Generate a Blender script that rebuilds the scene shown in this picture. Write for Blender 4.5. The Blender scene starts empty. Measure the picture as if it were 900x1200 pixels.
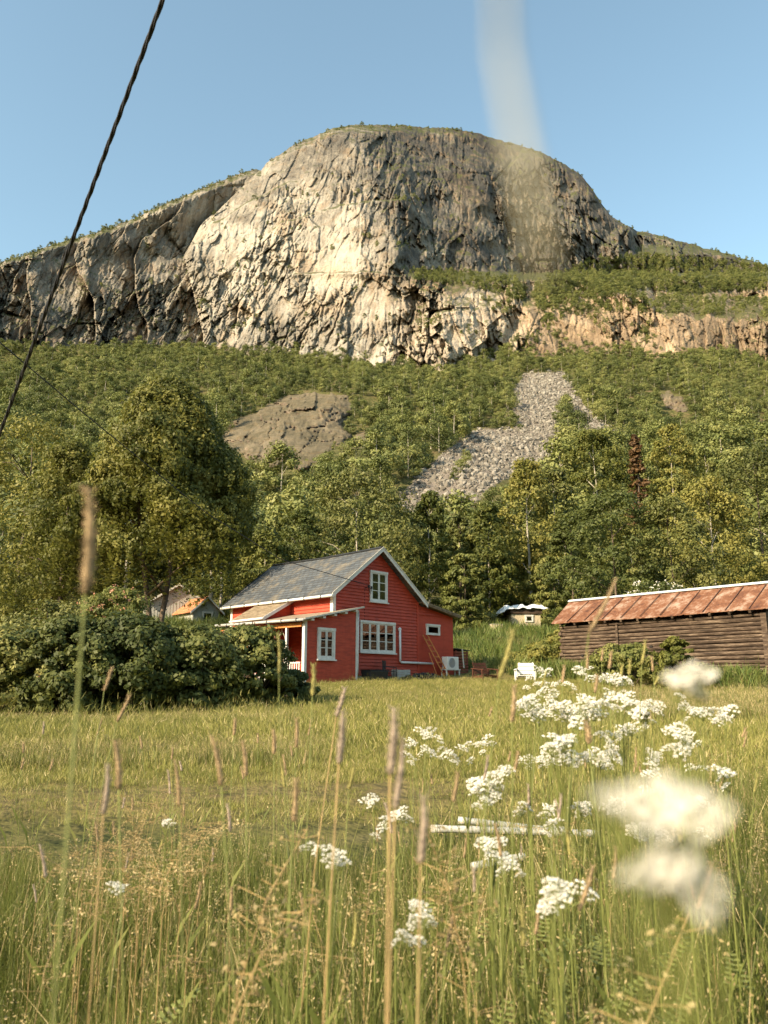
import bpy, math, random
import numpy as np
from mathutils import Vector, Matrix

# ------------------------------------------------------------------ camera, light
SC = bpy.context.scene
COL = SC.collection
F_PX, PITCH, EZ = 920.0, math.atan(205 / 920.0), 1.5
cp, sp = math.cos(PITCH), math.sin(PITCH)

cam_d = bpy.data.cameras.new('camera')
cam = bpy.data.objects.new('camera', cam_d)
COL.objects.link(cam)
cam.location = (0, 0, EZ)
cam.rotation_euler = (math.pi / 2 + PITCH, 0, 0)
cam_d.sensor_fit = 'VERTICAL'
cam_d.lens = 35.0
cam_d.sensor_height = 35.0 * 1200 / F_PX
cam_d.clip_start = 0.02
cam_d.clip_end = 6000
cam_d.dof.use_dof = True
cam_d.dof.focus_distance = 24.0
cam_d.dof.aperture_fstop = 6.3
SC.camera = cam

SUN_AZ = math.atan2(-0.76, -0.65)          # direction towards the sun, measured from +Y towards +X
SUN_EL = math.radians(29)
world = bpy.data.worlds.new('World')
SC.world = world
world.use_nodes = True
wn = world.node_tree
sky = wn.nodes.new('ShaderNodeTexSky')
sky.sky_type = 'NISHITA'
sky.sun_disc = False
sky.sun_elevation = SUN_EL
sky.sun_rotation = SUN_AZ
sky.air_density = 1.0
sky.dust_density = 1.0
sky.ozone_density = 1.0
wn.nodes['Background'].inputs['Strength'].default_value = 0.13
grade = wn.nodes.new('ShaderNodeMix'); grade.data_type = 'RGBA'; grade.blend_type = 'MULTIPLY'
grade.inputs[0].default_value = 1.0; grade.inputs[7].default_value = (1.2, 1.22, 0.98, 1)
wn.links.new(sky.outputs[0], grade.inputs[6])
wn.links.new(grade.outputs[2], wn.nodes['Background'].inputs['Color'])
sd = bpy.data.lights.new('sun', 'SUN')
sd.energy = 4.4
sd.angle = math.radians(0.5)
sd.color = (1.0, 0.80, 0.55)
sun = bpy.data.objects.new('sun', sd)
COL.objects.link(sun)
sv = Vector((math.sin(SUN_AZ) * math.cos(SUN_EL), math.cos(SUN_AZ) * math.cos(SUN_EL), math.sin(SUN_EL)))
sun.rotation_euler = sv.to_track_quat('Z', 'Y').to_euler()
sun.location = sv * 60
SC.view_settings.view_transform = 'Standard'
SC.view_settings.look = 'None'
SC.view_settings.exposure = 1.2
SC.view_settings.gamma = 1.0
SC.render.engine = 'CYCLES'
SC.cycles.max_bounces = 6
SC.cycles.diffuse_bounces = 3
SC.cycles.glossy_bounces = 2
SC.cycles.transmission_bounces = 4
SC.cycles.transparent_max_bounces = 8
SC.cycles.use_denoising = True

# ------------------------------------------------------------------ helpers
def ray(u, v):
    x = (u - 450) / F_PX
    y = (600 - v) / F_PX
    return x, cp - y * sp, sp + y * cp

def at(u, v, Y):
    d = ray(u, v)
    k = Y / d[1]
    return np.array((d[0] * k, Y, EZ + d[2] * k))

def topx(X, Y, Z):
    Z = Z - EZ
    f = Y * cp + Z * sp
    h = Z * cp - Y * sp
    return 450 + F_PX * X / f, 600 - F_PX * h / f

def smooth(a, b, x):
    k = np.clip((x - a) / (b - a), 0, 1)
    return k * k * (3 - 2 * k)

def hsh(ix, iy, seed):
    h = (ix.astype(np.int64) * 374761393 + iy.astype(np.int64) * 668265263 + seed * 1442695041) & 0xFFFFFFFF
    h = ((h ^ (h >> 13)) * 1274126177) & 0xFFFFFFFF
    h = ((h ^ (h >> 16)) * 2246822519) & 0xFFFFFFFF
    h = h ^ (h >> 15)
    return (h & 0xFFFFFF) / float(0x1000000)

def vnoise(x, y, seed=0):
    x = np.asarray(x, float); y = np.asarray(y, float)
    ix = np.floor(x); iy = np.floor(y)
    fx = x - ix; fy = y - iy
    fx = fx * fx * (3 - 2 * fx); fy = fy * fy * (3 - 2 * fy)
    a = hsh(ix, iy, seed); b = hsh(ix + 1, iy, seed); c = hsh(ix, iy + 1, seed); d = hsh(ix + 1, iy + 1, seed)
    return (a * (1 - fx) + b * fx) * (1 - fy) + (c * (1 - fx) + d * fx) * fy

def fbm(x, y, seed=0, oct=4, gain=0.5):
    s = 0; amp = 1; tot = 0
    for o in range(oct):
        s = s + amp * (vnoise(x * 2 ** o + 17.3 * o, y * 2 ** o - 9.1 * o, seed + o) * 2 - 1)
        tot += amp; amp *= gain
    return s / tot

def facets(x, y, seed, tilt=1.0, step=0.6, cheb=False):
    """Broken rock: every Voronoi cell is a plane with its own tilt and offset."""
    ix = np.floor(x); iy = np.floor(y)
    best = np.full(np.shape(x), 1e9); out = np.zeros(np.shape(x))
    for dx in (-1, 0, 1):
        for dy in (-1, 0, 1):
            cx = ix + dx; cy = iy + dy
            px_ = cx + hsh(cx, cy, seed); py_ = cy + hsh(cx, cy, seed + 7)
            d = np.maximum(np.abs(x - px_ + 0.35 * (y - py_)), np.abs(y - py_ - 0.25 * (x - px_))) if cheb else (x - px_) ** 2 + (y - py_) ** 2
            gx = hsh(cx, cy, seed + 11) * 2 - 1; gy = hsh(cx, cy, seed + 13) * 2 - 1; o = hsh(cx, cy, seed + 17) * 2 - 1
            val = tilt * (gx * (x - px_) + gy * (y - py_)) + step * o
            m = d < best
            best = np.where(m, d, best); out = np.where(m, val, out)
    return out

def cracks(x, y, seed, width):
    """1 along the joints between Voronoi cells, 0 inside"""
    ix = np.floor(x); iy = np.floor(y)
    f1 = np.full(np.shape(x), 1e9); f2 = np.full(np.shape(x), 1e9)
    for dx in (-1, 0, 1):
        for dy in (-1, 0, 1):
            cx = ix + dx; cy = iy + dy
            d = np.hypot(x - cx - hsh(cx, cy, seed), y - cy - hsh(cx, cy, seed + 7))
            f2 = np.minimum(f2, np.maximum(f1, d)); f1 = np.minimum(f1, d)
    return np.clip(1 - (f2 - f1) / width, 0, 1)

def in_poly(u, v, poly):
    u = np.asarray(u, float); v = np.asarray(v, float)
    c = np.zeros(u.shape, bool); n = len(poly)
    for i in range(n):
        x1, y1 = poly[i]; x2, y2 = poly[(i + 1) % n]
        if y1 == y2: continue
        m = ((y1 > v) != (y2 > v)) & (u < (x2 - x1) * (v - y1) / (y2 - y1) + x1)
        c ^= m
    return c

def mesh_np(name, V, Fq, mats, smooth_=False, mi=None, attr=None):
    """V (n,3); Fq (m,3) or (m,4) index array."""
    V = np.ascontiguousarray(V, np.float32); Fq = np.ascontiguousarray(Fq, np.int32)
    me = bpy.data.meshes.new(name)
    me.vertices.add(len(V)); me.vertices.foreach_set('co', V.ravel())
    k = Fq.shape[1]
    me.loops.add(Fq.size); me.loops.foreach_set('vertex_index', Fq.ravel())
    me.polygons.add(len(Fq)); me.polygons.foreach_set('loop_start', np.arange(0, Fq.size, k, dtype=np.int32))
    if mi is not None: me.polygons.foreach_set('material_index', np.ascontiguousarray(mi, np.int32))
    if smooth_: me.polygons.foreach_set('use_smooth', np.ones(len(Fq), bool))
    me.update(calc_edges=True); me.validate()
    for m in mats: me.materials.append(m)
    if attr:
        for k_, a in attr.items():
            at_ = me.attributes.new(k_, 'FLOAT', 'POINT'); at_.data.foreach_set('value', np.ascontiguousarray(a, np.float32))
    return me

def tag(o, label=None, cat=None, group=None, kind=None):
    if label: o['label'] = label
    if cat: o['category'] = cat
    if group: o['group'] = group
    if kind or cat: o['kind'] = kind or 'thing'
    return o

def link(name, me, parent=None, loc=(0, 0, 0)):
    o = bpy.data.objects.new(name, me); COL.objects.link(o); o.location = loc
    if parent is not None: o.parent = parent
    return o

def empty(name, loc=(0, 0, 0), rz=0.0):
    o = bpy.data.objects.new(name, None); COL.objects.link(o)
    o.location = loc; o.rotation_euler = (0, 0, rz); o.empty_display_size = 0.2
    return o

def copy_tree(o, parent=None):
    c = o.copy(); COL.objects.link(c); c.parent = parent
    for ch in [x for x in o.children]:
        copy_tree(ch, c)
    return c

class MB:
    def __init__(s): s.v = []; s.f = []; s.m = []; s.uv = {}
    def add(s, V, Fs, mi=0):
        b = len(s.v); s.v += [tuple(map(float, p)) for p in V]
        for f in Fs: s.f.append(tuple(i + b for i in f)); s.m.append(mi)
        return s
    def box(s, x0, x1, y0, y1, z0, z1, mi=0):
        V = [(x0, y0, z0), (x1, y0, z0), (x1, y1, z0), (x0, y1, z0), (x0, y0, z1), (x1, y0, z1), (x1, y1, z1), (x0, y1, z1)]
        return s.add(V, [(0, 3, 2, 1), (4, 5, 6, 7), (0, 1, 5, 4), (1, 2, 6, 5), (2, 3, 7, 6), (3, 0, 4, 7)], mi)
    def bar(s, p, q, w, h=None, up=(0, 0, 1), mi=0):
        """rectangular bar from p to q"""
        h = h or w; p = Vector(p); q = Vector(q); d = (q - p).normalized(); up = Vector(up)
        if abs(d.dot(up)) > 0.98: up = Vector((1, 0, 0))
        sx = d.cross(up).normalized(); sz = sx.cross(d).normalized()
        V = []
        for e in (p, q):
            for a, b in ((-1, -1), (1, -1), (1, 1), (-1, 1)): V.append(e + sx * a * w / 2 + sz * b * h / 2)
        return s.add(V, [(0, 3, 2, 1), (4, 5, 6, 7), (0, 1, 5, 4), (1, 2, 6, 5), (2, 3, 7, 6), (3, 0, 4, 7)], mi)
    def prism(s, poly, axis, a0, a1, mi=0):
        """poly 2D extruded along axis ('x': poly=(y,z); 'y': poly=(x,z); 'z': (x,y))"""
        n = len(poly)
        def P(p, a): return {'x': (a, p[0], p[1]), 'y': (p[0], a, p[1]), 'z': (p[0], p[1], a)}[axis]
        V = [P(p, a0) for p in poly] + [P(p, a1) for p in poly]
        Fs = [tuple(range(n)), tuple(range(2 * n - 1, n - 1, -1))] + [(i, i + n, (i + 1) % n + n, (i + 1) % n) for i in range(n)]
        return s.add(V, Fs, mi)
    def tube(s, pts, rad, n=6, cap=True, mi=0):
        pts = [Vector(p) for p in pts]
        if not hasattr(rad, '__len__'): rad = [rad] * len(pts)
        V = []; Fs = []
        for i, p in enumerate(pts):
            d = (pts[min(i + 1, len(pts) - 1)] - pts[max(i - 1, 0)]).normalized()
            up = Vector((0, 0, 1)) if abs(d.z) < 0.95 else Vector((0, 1, 0))
            a = d.cross(up).normalized(); b = a.cross(d)
            for k in range(n):
                an = 2 * math.pi * k / n
                V.append(p + (a * math.cos(an) + b * math.sin(an)) * rad[i])
        for i in range(len(pts) - 1):
            for k in range(n):
                Fs.append((i * n + k, i * n + (k + 1) % n, (i + 1) * n + (k + 1) % n, (i + 1) * n + k))
        if cap:
            Fs.append(tuple(range(n))[::-1]); Fs.append(tuple((len(pts) - 1) * n + k for k in range(n)))
        return s.add(V, Fs, mi)
    def build(s, name, mats, parent=None, smooth_=False, loc=(0, 0, 0), bevel=0):
        me = bpy.data.meshes.new(name); me.from_pydata(s.v, [], s.f)
        if not isinstance(mats, (list, tuple)): mats = [mats]
        for m in mats: me.materials.append(m)
        me.polygons.foreach_set('material_index', s.m)
        if smooth_: me.polygons.foreach_set('use_smooth', [True] * len(s.f))
        me.validate(); me.update()
        o = link(name, me, parent, loc)
        if bevel:
            b = o.modifiers.new('bevel', 'BEVEL'); b.width = bevel; b.segments = 2; b.limit_method = 'ANGLE'
        return o

# ------------------------------------------------------------------ materials
class NT:
    def __init__(s, name):
        s.mat = bpy.data.materials.new(name); s.mat.use_nodes = True; s.t = s.mat.node_tree
        s.n = s.t.nodes; s.bsdf = s.n['Principled BSDF']; s.out = s.n['Material Output']
    def node(s, typ, ins=None, **kw):
        n = s.n.new(typ)
        for k, v in kw.items(): setattr(n, k, v)
        for k, v in (ins or {}).items():
            if isinstance(v, bpy.types.NodeSocket): s.t.links.new(v, n.inputs[k])
            else: n.inputs[k].default_value = v
        return n
    def link(s, a, b): s.t.links.new(a, b)
    def coord(s, which='Object'): return s.node('ShaderNodeTexCoord').outputs[which]
    def mapping(s, vec, scale=(1, 1, 1), rot=(0, 0, 0)):
        return s.node('ShaderNodeMapping', {'Vector': vec, 'Scale': scale, 'Rotation': rot}).outputs[0]
    def noise(s, vec, scale, detail=4, rough=0.55, dist=0.0):
        return s.node('ShaderNodeTexNoise', {'Vector': vec, 'Scale': scale, 'Detail': detail, 'Roughness': rough, 'Distortion': dist}).outputs['Fac']
    def ramp(s, fac, stops):
        r = s.node('ShaderNodeValToRGB', {'Fac': fac}); e = r.color_ramp.elements
        while len(e) < len(stops): e.new(0.5)
        for i, (p, c) in enumerate(stops):
            e[i].position = p; e[i].color = (*c, 1) if len(c) == 3 else c
        return r.outputs['Color']
    def mix(s, fac, a, b, mode='MIX'):
        m = s.node('ShaderNodeMix', data_type='RGBA', blend_type=mode)
        for sock, v in ((m.inputs[0], fac), (m.inputs[6], a), (m.inputs[7], b)):
            if isinstance(v, bpy.types.NodeSocket): s.t.links.new(v, sock)
            else: sock.default_value = v if not hasattr(v, '__len__') else ((*v, 1) if len(v) == 3 else v)
        return m.outputs[2]
    def math(s, op, a, b=0.0, clamp=False):
        m = s.node('ShaderNodeMath', operation=op, use_clamp=clamp)
        for sock, v in ((m.inputs[0], a), (m.inputs[1], b)):
            if isinstance(v, bpy.types.NodeSocket): s.t.links.new(v, sock)
            else: sock.default_value = v
        return m.outputs[0]
    def bump(s, h, strength=0.5, dist=0.05):
        b = s.node('ShaderNodeBump', {'Height': h, 'Strength': strength, 'Distance': dist})
        s.link(b.outputs[0], s.bsdf.inputs['Normal']); return b
    def base(s, c, rough=0.8, spec=0.3, metal=0.0):
        if isinstance(c, bpy.types.NodeSocket): s.link(c, s.bsdf.inputs['Base Color'])
        else: s.bsdf.inputs['Base Color'].default_value = (*c, 1)
        s.bsdf.inputs['Roughness'].default_value = rough
        s.bsdf.inputs['Specular IOR Level'].default_value = spec
        s.bsdf.inputs['Metallic'].default_value = metal
        return s.mat

def paint(name, col, var=0.15, rough=0.6, scale=4.0, dirt=None, streak=(1, 1, 1), bump=0.15):
    t = NT(name); co = t.mapping(t.coord('Object'), streak)
    n1 = t.noise(co, scale, 5, 0.6); n2 = t.noise(co, scale * 9, 3, 0.6)
    dark = tuple(c * (1 - var * 1.6) for c in col); lite = tuple(min(1, c * (1 + var)) for c in col)
    c = t.ramp(n1, [(0.3, dark), (0.7, lite)])
    if dirt: c = t.mix(t.math('MULTIPLY', t.ramp(n2, [(0.52, (0, 0, 0)), (0.72, (1, 1, 1))]), 0.6), c, dirt)
    t.bump(n2, bump, 0.01)
    return t.base(c, rough, 0.35)

def foliage(name, c1, c2, c3, transl=0.3, scale=0.9, rough=0.55):
    """c1..c3: leaf tones; mixed per tree (object random) and per clump (noise)."""
    t = NT(name); co = t.coord('Object')
    n = t.noise(co, scale, 3, 0.6)
    rnd = t.node('ShaderNodeObjectInfo').outputs['Random']
    c1, c2, c3 = [tuple(x * g for x in c) for c, g in ((c1, 1.2), (c2, 1.5), (c3, 1.75))]
    f = t.math('ADD', t.math('MULTIPLY', n, 0.9), t.math('MULTIPLY', t.math('SUBTRACT', rnd, 0.5), 0.32))
    c = t.ramp(f, [(0.28, c1), (0.48, c2), (0.66, c3)])
    t.base(c, rough, 0.25)
    tr = t.node('ShaderNodeBsdfTranslucent', {'Color': t.mix(0.5, c, (0.20, 0.22, 0.03))})
    mx = t.node('ShaderNodeMixShader', {0: transl, 1: t.bsdf.outputs[0], 2: tr.outputs[0]})
    t.link(mx.outputs[0], t.out.inputs['Surface'])
    return t.mat

M = {}
M['leaf_birch'] = foliage('leaf_birch', (0.06, 0.075, 0.018), (0.10, 0.105, 0.024), (0.15, 0.138, 0.036), 0.3)
M['leaf_weep'] = foliage('leaf_weep', (0.065, 0.075, 0.018), (0.12, 0.118, 0.028), (0.185, 0.165, 0.045), 0.32, 0.5)
M['leaf_slope'] = foliage('leaf_slope', (0.060, 0.074, 0.023), (0.110, 0.124, 0.036), (0.155, 0.155, 0.052), 0.2, 0.35)
M['leaf_bright'] = foliage('leaf_bright', (0.062, 0.078, 0.022), (0.10, 0.112, 0.03), (0.145, 0.142, 0.045), 0.3)
M['leaf_dark'] = foliage('leaf_dark', (0.042, 0.052, 0.015), (0.075, 0.082, 0.022), (0.115, 0.115, 0.036), 0.22)
M['leaf_rose'] = foliage('leaf_rose', (0.042, 0.056, 0.016), (0.09, 0.10, 0.028), (0.18, 0.17, 0.055), 0.25, 1.4, 0.58)
M['leaf_dead'] = foliage('leaf_dead', (0.08, 0.045, 0.02), (0.13, 0.075, 0.03), (0.15, 0.11, 0.04), 0.1)
M['grass'] = foliage('grass', (0.068, 0.088, 0.02), (0.112, 0.128, 0.032), (0.16, 0.155, 0.052), 0.35, 1.3, 0.5)
M['grass_lawn'] = foliage('grass_lawn', (0.115, 0.128, 0.028), (0.18, 0.178, 0.048), (0.235, 0.21, 0.075), 0.3, 0.5, 0.6)
M['grass_dry'] = foliage('grass_dry', (0.22, 0.17, 0.08), (0.34, 0.27, 0.14), (0.45, 0.37, 0.21), 0.25, 2.0, 0.6)
M['weed'] = foliage('weed', (0.05, 0.085, 0.02), (0.085, 0.115, 0.028), (0.13, 0.15, 0.05), 0.25, 1.0)
M['timothy'] = paint('timothy', (0.47, 0.34, 0.19), 0.3, 0.8, 60.0, bump=0.8)
M['timothy_pink'] = paint('timothy_pink', (0.50, 0.40, 0.31), 0.3, 0.8, 60.0, bump=0.8)
M['timothy_green'] = paint('timothy_green', (0.42, 0.38, 0.13), 0.3, 0.8, 60.0, bump=0.8)
M['stem'] = paint('stem', (0.17, 0.19, 0.05), 0.25, 0.6, 20.0)
M['stem_dry'] = paint('stem_dry', (0.36, 0.25, 0.11), 0.25, 0.6, 20.0)
M['petal'] = paint('petal', (0.80, 0.78, 0.70), 0.06, 0.6, 30.0)
M['bark_birch'] = paint('bark_birch', (0.42, 0.38, 0.31), 0.3, 0.8, 3.0, (0.08, 0.07, 0.06), (1, 1, 0.35))
M['bark'] = paint('bark', (0.13, 0.10, 0.075), 0.4, 0.9, 3.0, None, (1, 1, 0.3), 0.6)
M['white'] = paint('white_paint', (0.68, 0.67, 0.63), 0.12, 0.6, 5.0, (0.40, 0.37, 0.30))
M['white_metal'] = paint('white_metal', (0.72, 0.72, 0.70), 0.05, 0.4, 2.0)
M['red'] = paint('red_paint', (0.37, 0.055, 0.030), 0.3, 0.65, 1.8, (0.18, 0.035, 0.022), (1, 1, 6), 0.4)
M['red_flat0'] = paint('red_flat', (0.37, 0.056, 0.034), 0.1, 0.8, 3.0)
def worn_red(name, base, dark, pale, scale):
    t = NT(name); co = t.coord('Object'); st = t.noise(t.mapping(co, (1, 1, 0.12)), 3.0, 6, 0.65, 0.4); n = t.noise(t.mapping(co, (1, 1, 5)), scale, 5, 0.65); sp_ = t.noise(co, 38, 2, 0.5)
    c = t.ramp(n, [(0.3, dark), (0.52, base), (0.72, pale)])
    c = t.mix(t.ramp(st, [(0.52, (0, 0, 0)), (0.74, (0.55,) * 3)]), c, tuple(x * 0.62 for x in base))
    c = t.mix(t.ramp(sp_, [(0.68, (0, 0, 0)), (0.76, (0.45,) * 3)]), c, (0.30, 0.16, 0.11))
    t.bump(n, 0.3, 0.01)
    return t.base(c, 0.62, 0.4)
M['red'] = worn_red('red_boards', (0.45, 0.055, 0.024), (0.27, 0.036, 0.018), (0.50, 0.08, 0.036), 2.2)
M['red_flat'] = worn_red('red_flat_wall', (0.45, 0.055, 0.026), (0.36, 0.045, 0.022), (0.48, 0.07, 0.034), 1.2)
M['black'] = paint('black_plastic', (0.025, 0.028, 0.032), 0.2, 0.45, 5.0)
M['unlit_black'] = paint('unlit_black_paint', (0.018, 0.016, 0.014), 0.1, 0.9, 5.0)  # near-black colour standing in for the unlit room behind windows
M['curtain'] = paint('curtain', (0.50, 0.42, 0.28), 0.2, 0.8, 7.0, None, (6, 6, 0.3))
M['orange_wood'] = paint('orange_wood', (0.55, 0.21, 0.06), 0.25, 0.6, 6.0, (0.2, 0.08, 0.03))
M['new_wood'] = paint('new_wood', (0.55, 0.30, 0.11), 0.2, 0.6, 6.0)
M['brown_wood'] = paint('brown_wood', (0.09, 0.035, 0.022), 0.25, 0.55, 6.0)
M['red_wood'] = paint('red_stained_wood', (0.27, 0.075, 0.045), 0.25, 0.7, 6.0)
M['pale_wood'] = paint('pale_wood', (0.62, 0.58, 0.50), 0.12, 0.7, 5.0, (0.35, 0.3, 0.24))
M['stone'] = paint('stone', (0.26, 0.24, 0.21), 0.35, 0.9, 2.5, (0.12, 0.11, 0.09), bump=0.8)
M['charcoal'] = paint('charcoal', (0.05, 0.05, 0.052), 0.4, 0.9, 6.0, (0.15, 0.14, 0.13), bump=0.8)
M['steel'] = paint('galvanised_steel', (0.42, 0.42, 0.41), 0.1, 0.45, 4.0)
M['tarp'] = paint('white_tarp', (0.72, 0.76, 0.78), 0.08, 0.4, 3.0)
M['cream'] = paint('cream_boards', (0.50, 0.43, 0.30), 0.15, 0.8, 3.0, (0.3, 0.26, 0.19), (4, 4, 1))
M['grey_boards'] = paint('grey_boards', (0.42, 0.42, 0.38), 0.12, 0.8, 3.0, (0.3, 0.28, 0.24), (5, 5, 0.5))
M['red_flower'] = paint('red_flower', (0.5, 0.03, 0.03), 0.2, 0.6, 8.0)
M['pink_flower'] = paint('pink_flower', (0.55, 0.27, 0.18), 0.2, 0.6, 8.0)
M['cable'] = paint('cable', (0.02, 0.02, 0.024), 0.2, 0.5, 5.0)
M['rope'] = paint('rope', (0.55, 0.50, 0.40), 0.1, 0.8, 20.0)
M['cloth'] = paint('white_cloth', (0.78, 0.70, 0.60), 0.12, 0.9, 9.0, (0.5, 0.17, 0.04))

def glass():
    t = NT('window_glass')
    gl = t.node('ShaderNodeBsdfGlossy', {'Color': (0.9, 0.95, 1, 1), 'Roughness': 0.02})
    tr = t.node('ShaderNodeBsdfTransparent', {'Color': (0.85, 0.88, 0.86, 1)})
    fr = t.node('ShaderNodeFresnel', {'IOR': 1.5})
    f = t.math('ADD', fr.outputs[0], 0.12, True)
    mx = t.node('ShaderNodeMixShader', {0: f, 1: tr.outputs[0], 2: gl.outputs[0]})
    t.link(mx.outputs[0], t.out.inputs['Surface'])
    return t.mat
M['glass'] = glass()

def slate():
    t = NT('slate_roof'); uv = t.coord('Object')
    sep = t.node('ShaderNodeSeparateXYZ', {0: uv})
    # along the ridge = y, up the slope = z; diamond pattern of lapped slates
    br = t.node('ShaderNodeTexBrick', {'Vector': t.node('ShaderNodeCombineXYZ', {0: sep.outputs[1], 1: sep.outputs[2], 2: 0.0}).outputs[0],
        'Scale': 1.0, 'Mortar Size': 0.02, 'Brick Width': 0.34, 'Row Height': 0.15, 'Color1': (0.10, 0.116, 0.13, 1), 'Color2': (0.055, 0.066, 0.077, 1), 'Mortar': (0.05, 0.05, 0.05, 1), 'Bias': 0.1})
    n = t.noise(t.mapping(uv, (1, 1, 1)), 1.1, 6, 0.65)
    n2 = t.noise(uv, 7.0, 4, 0.6)
    c = t.mix(t.ramp(n, [(0.50, (0, 0, 0)), (0.68, (0.7, 0.7, 0.7))]), br.outputs[0], (0.20, 0.17, 0.12))
    c = t.mix(t.ramp(n2, [(0.55, (0, 0, 0)), (0.75, (0.4, 0.4, 0.4))]), c, (0.18, 0.17, 0.145))
    t.bump(t.math('ADD', t.math('MULTIPLY', br.outputs['Fac'], -1.0), t.math('MULTIPLY', n2, 0.7)), 0.7, 0.03)
    return t.base(c, 0.7, 0.35)
M['slate'] = slate()

def weathered(name, c1, c2, c3, stretch, sc=1.0, bump=0.8):
    t = NT(name); uv = t.mapping(t.coord('Object'), stretch)
    n = t.noise(uv, 2.0 * sc, 8, 0.7, 0.3); n2 = t.noise(uv, 11 * sc, 4, 0.6)
    c = t.ramp(t.math('ADD', t.math('MULTIPLY', n, 0.75), t.math('MULTIPLY', n2, 0.25)), [(0.36, c1), (0.5, c2), (0.64, c3)])
    t.bump(n2, bump, 0.02)
    return t.base(c, 0.85, 0.2)
M['log'] = weathered('old_logs', (0.022, 0.017, 0.013), (0.075, 0.052, 0.037), (0.23, 0.175, 0.125), (0.7, 2, 5))
M['rust'] = weathered('rusty_sheet', (0.075, 0.036, 0.026), (0.19, 0.085, 0.045), (0.36, 0.27, 0.21), (0.8, 0.6, 0.6), 1.0, 0.3)
M['tan_roof'] = weathered('tan_roof_felt', (0.17, 0.13, 0.09), (0.27, 0.21, 0.15), (0.36, 0.30, 0.22), (1, 1, 1), 1.0, 0.4)
M['shingle'] = weathered('brown_shingle', (0.11, 0.08, 0.05), (0.22, 0.17, 0.11), (0.34, 0.27, 0.19), (3, 1, 3), 1.0, 0.8)
M['tile_orange'] = weathered('orange_tiles', (0.3, 0.11, 0.05), (0.45, 0.19, 0.09), (0.55, 0.3, 0.17), (1, 1, 4), 1.0, 0.8)

def rock_mat(name, pale, mid, dark, green, scale, green_amt=0.5, use_tone=True):
    t = NT(name); co = t.coord('Object')
    n1 = t.noise(t.mapping(co, (1, 1, 0.55)), 0.02 * scale, 7, 0.62, 0.6)
    n2 = t.noise(t.mapping(co, (1.0, 1.0, 0.30)), 0.11 * scale, 6, 0.65, 0.8)
    n3 = t.noise(co, 0.55 * scale, 5, 0.65)
    f = t.math('ADD', t.math('ADD', t.math('MULTIPLY', n1, 0.45), t.math('MULTIPLY', n2, 0.35)), t.math('MULTIPLY', n3, 0.2))
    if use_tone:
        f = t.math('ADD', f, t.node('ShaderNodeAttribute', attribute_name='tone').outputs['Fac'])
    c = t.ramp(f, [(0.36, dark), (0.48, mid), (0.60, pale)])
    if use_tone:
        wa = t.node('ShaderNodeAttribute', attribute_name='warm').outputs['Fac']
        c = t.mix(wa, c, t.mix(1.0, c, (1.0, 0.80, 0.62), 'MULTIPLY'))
    # rusty streaks and stains
    n4 = t.noise(t.mapping(co, (1, 1, 0.15)), 0.07 * scale, 5, 0.6, 1.0)
    c = t.mix(t.ramp(n4, [(0.52, (0, 0, 0)), (0.68, (0.6, 0.6, 0.6))]), c, tuple(x * y for x, y in zip(mid, (1.15, 0.9, 0.68))))
    # turf and moss where the rock lies flat enough to hold soil
    nz = t.node('ShaderNodeSeparateXYZ', {0: t.node('ShaderNodeNewGeometry').outputs['Normal']}).outputs[2]
    g = t.math('ADD', nz, t.math('MULTIPLY', t.math('SUBTRACT', t.noise(co, 0.09 * scale, 5, 0.6), 0.5), 0.9))
    gm = t.ramp(g, [(0.58, (0, 0, 0)), (0.74, (green_amt,) * 3)])
    gc = t.ramp(n3, [(0.35, tuple(x * 0.6 for x in green)), (0.65, green)])
    c = t.mix(gm, c, gc)
    t.bump(t.math('ADD', n3, t.math('MULTIPLY', n2, 0.5)), 0.6, 2.0 / scale)
    return t.base(c, 0.9, 0.15)
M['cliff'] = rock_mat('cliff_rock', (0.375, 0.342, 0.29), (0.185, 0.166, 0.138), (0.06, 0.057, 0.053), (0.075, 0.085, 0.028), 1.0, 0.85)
M['slab'] = rock_mat('slab_rock', (0.22, 0.175, 0.13), (0.125, 0.10, 0.075), (0.05, 0.041, 0.033), (0.11, 0.11, 0.035), 2.5, 0.3)

def hill_mat():
    t = NT('hillside_ground'); co = t.coord('Object')
    n = t.noise(co, 0.06, 6, 0.65); n2 = t.noise(co, 0.6, 5, 0.6); n3 = t.noise(co, 3.0, 3, 0.6)
    c = t.ramp(n2, [(0.35, (0.045, 0.055, 0.018)), (0.5, (0.085, 0.082, 0.03)), (0.68, (0.15, 0.13, 0.06))])
    c = t.mix(t.ramp(n, [(0.55, (0, 0, 0)), (0.68, (0.7, 0.7, 0.7))]), c, (0.17, 0.11, 0.07))
    scr = t.node('ShaderNodeAttribute', attribute_name='scree').outputs['Fac']
    sc = t.ramp(n3, [(0.35, (0.10, 0.085, 0.07)), (0.65, (0.25, 0.215, 0.18))])
    c = t.mix(scr, c, sc)
    lawn = t.node('ShaderNodeAttribute', attribute_name='lawn').outputs['Fac']
    lc = t.ramp(t.noise(co, 1.2, 6, 0.7), [(0.35, (0.09, 0.08, 0.025)), (0.5, (0.15, 0.13, 0.045)), (0.68, (0.22, 0.18, 0.075))])
    c = t.mix(lawn, c, lc)
    c = t.mix(t.math('MULTIPLY', t.node('ShaderNodeAttribute', attribute_name='track').outputs['Fac'], t.ramp(n3, [(0.3, (0.4,) * 3), (0.6, (1, 1, 1))])), c, (0.13, 0.095, 0.055))
    t.bump(t.math('ADD', n3, n2), 0.6, 0.25)
    return t.base(c, 0.95, 0.1)
M['hill'] = hill_mat()

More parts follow.
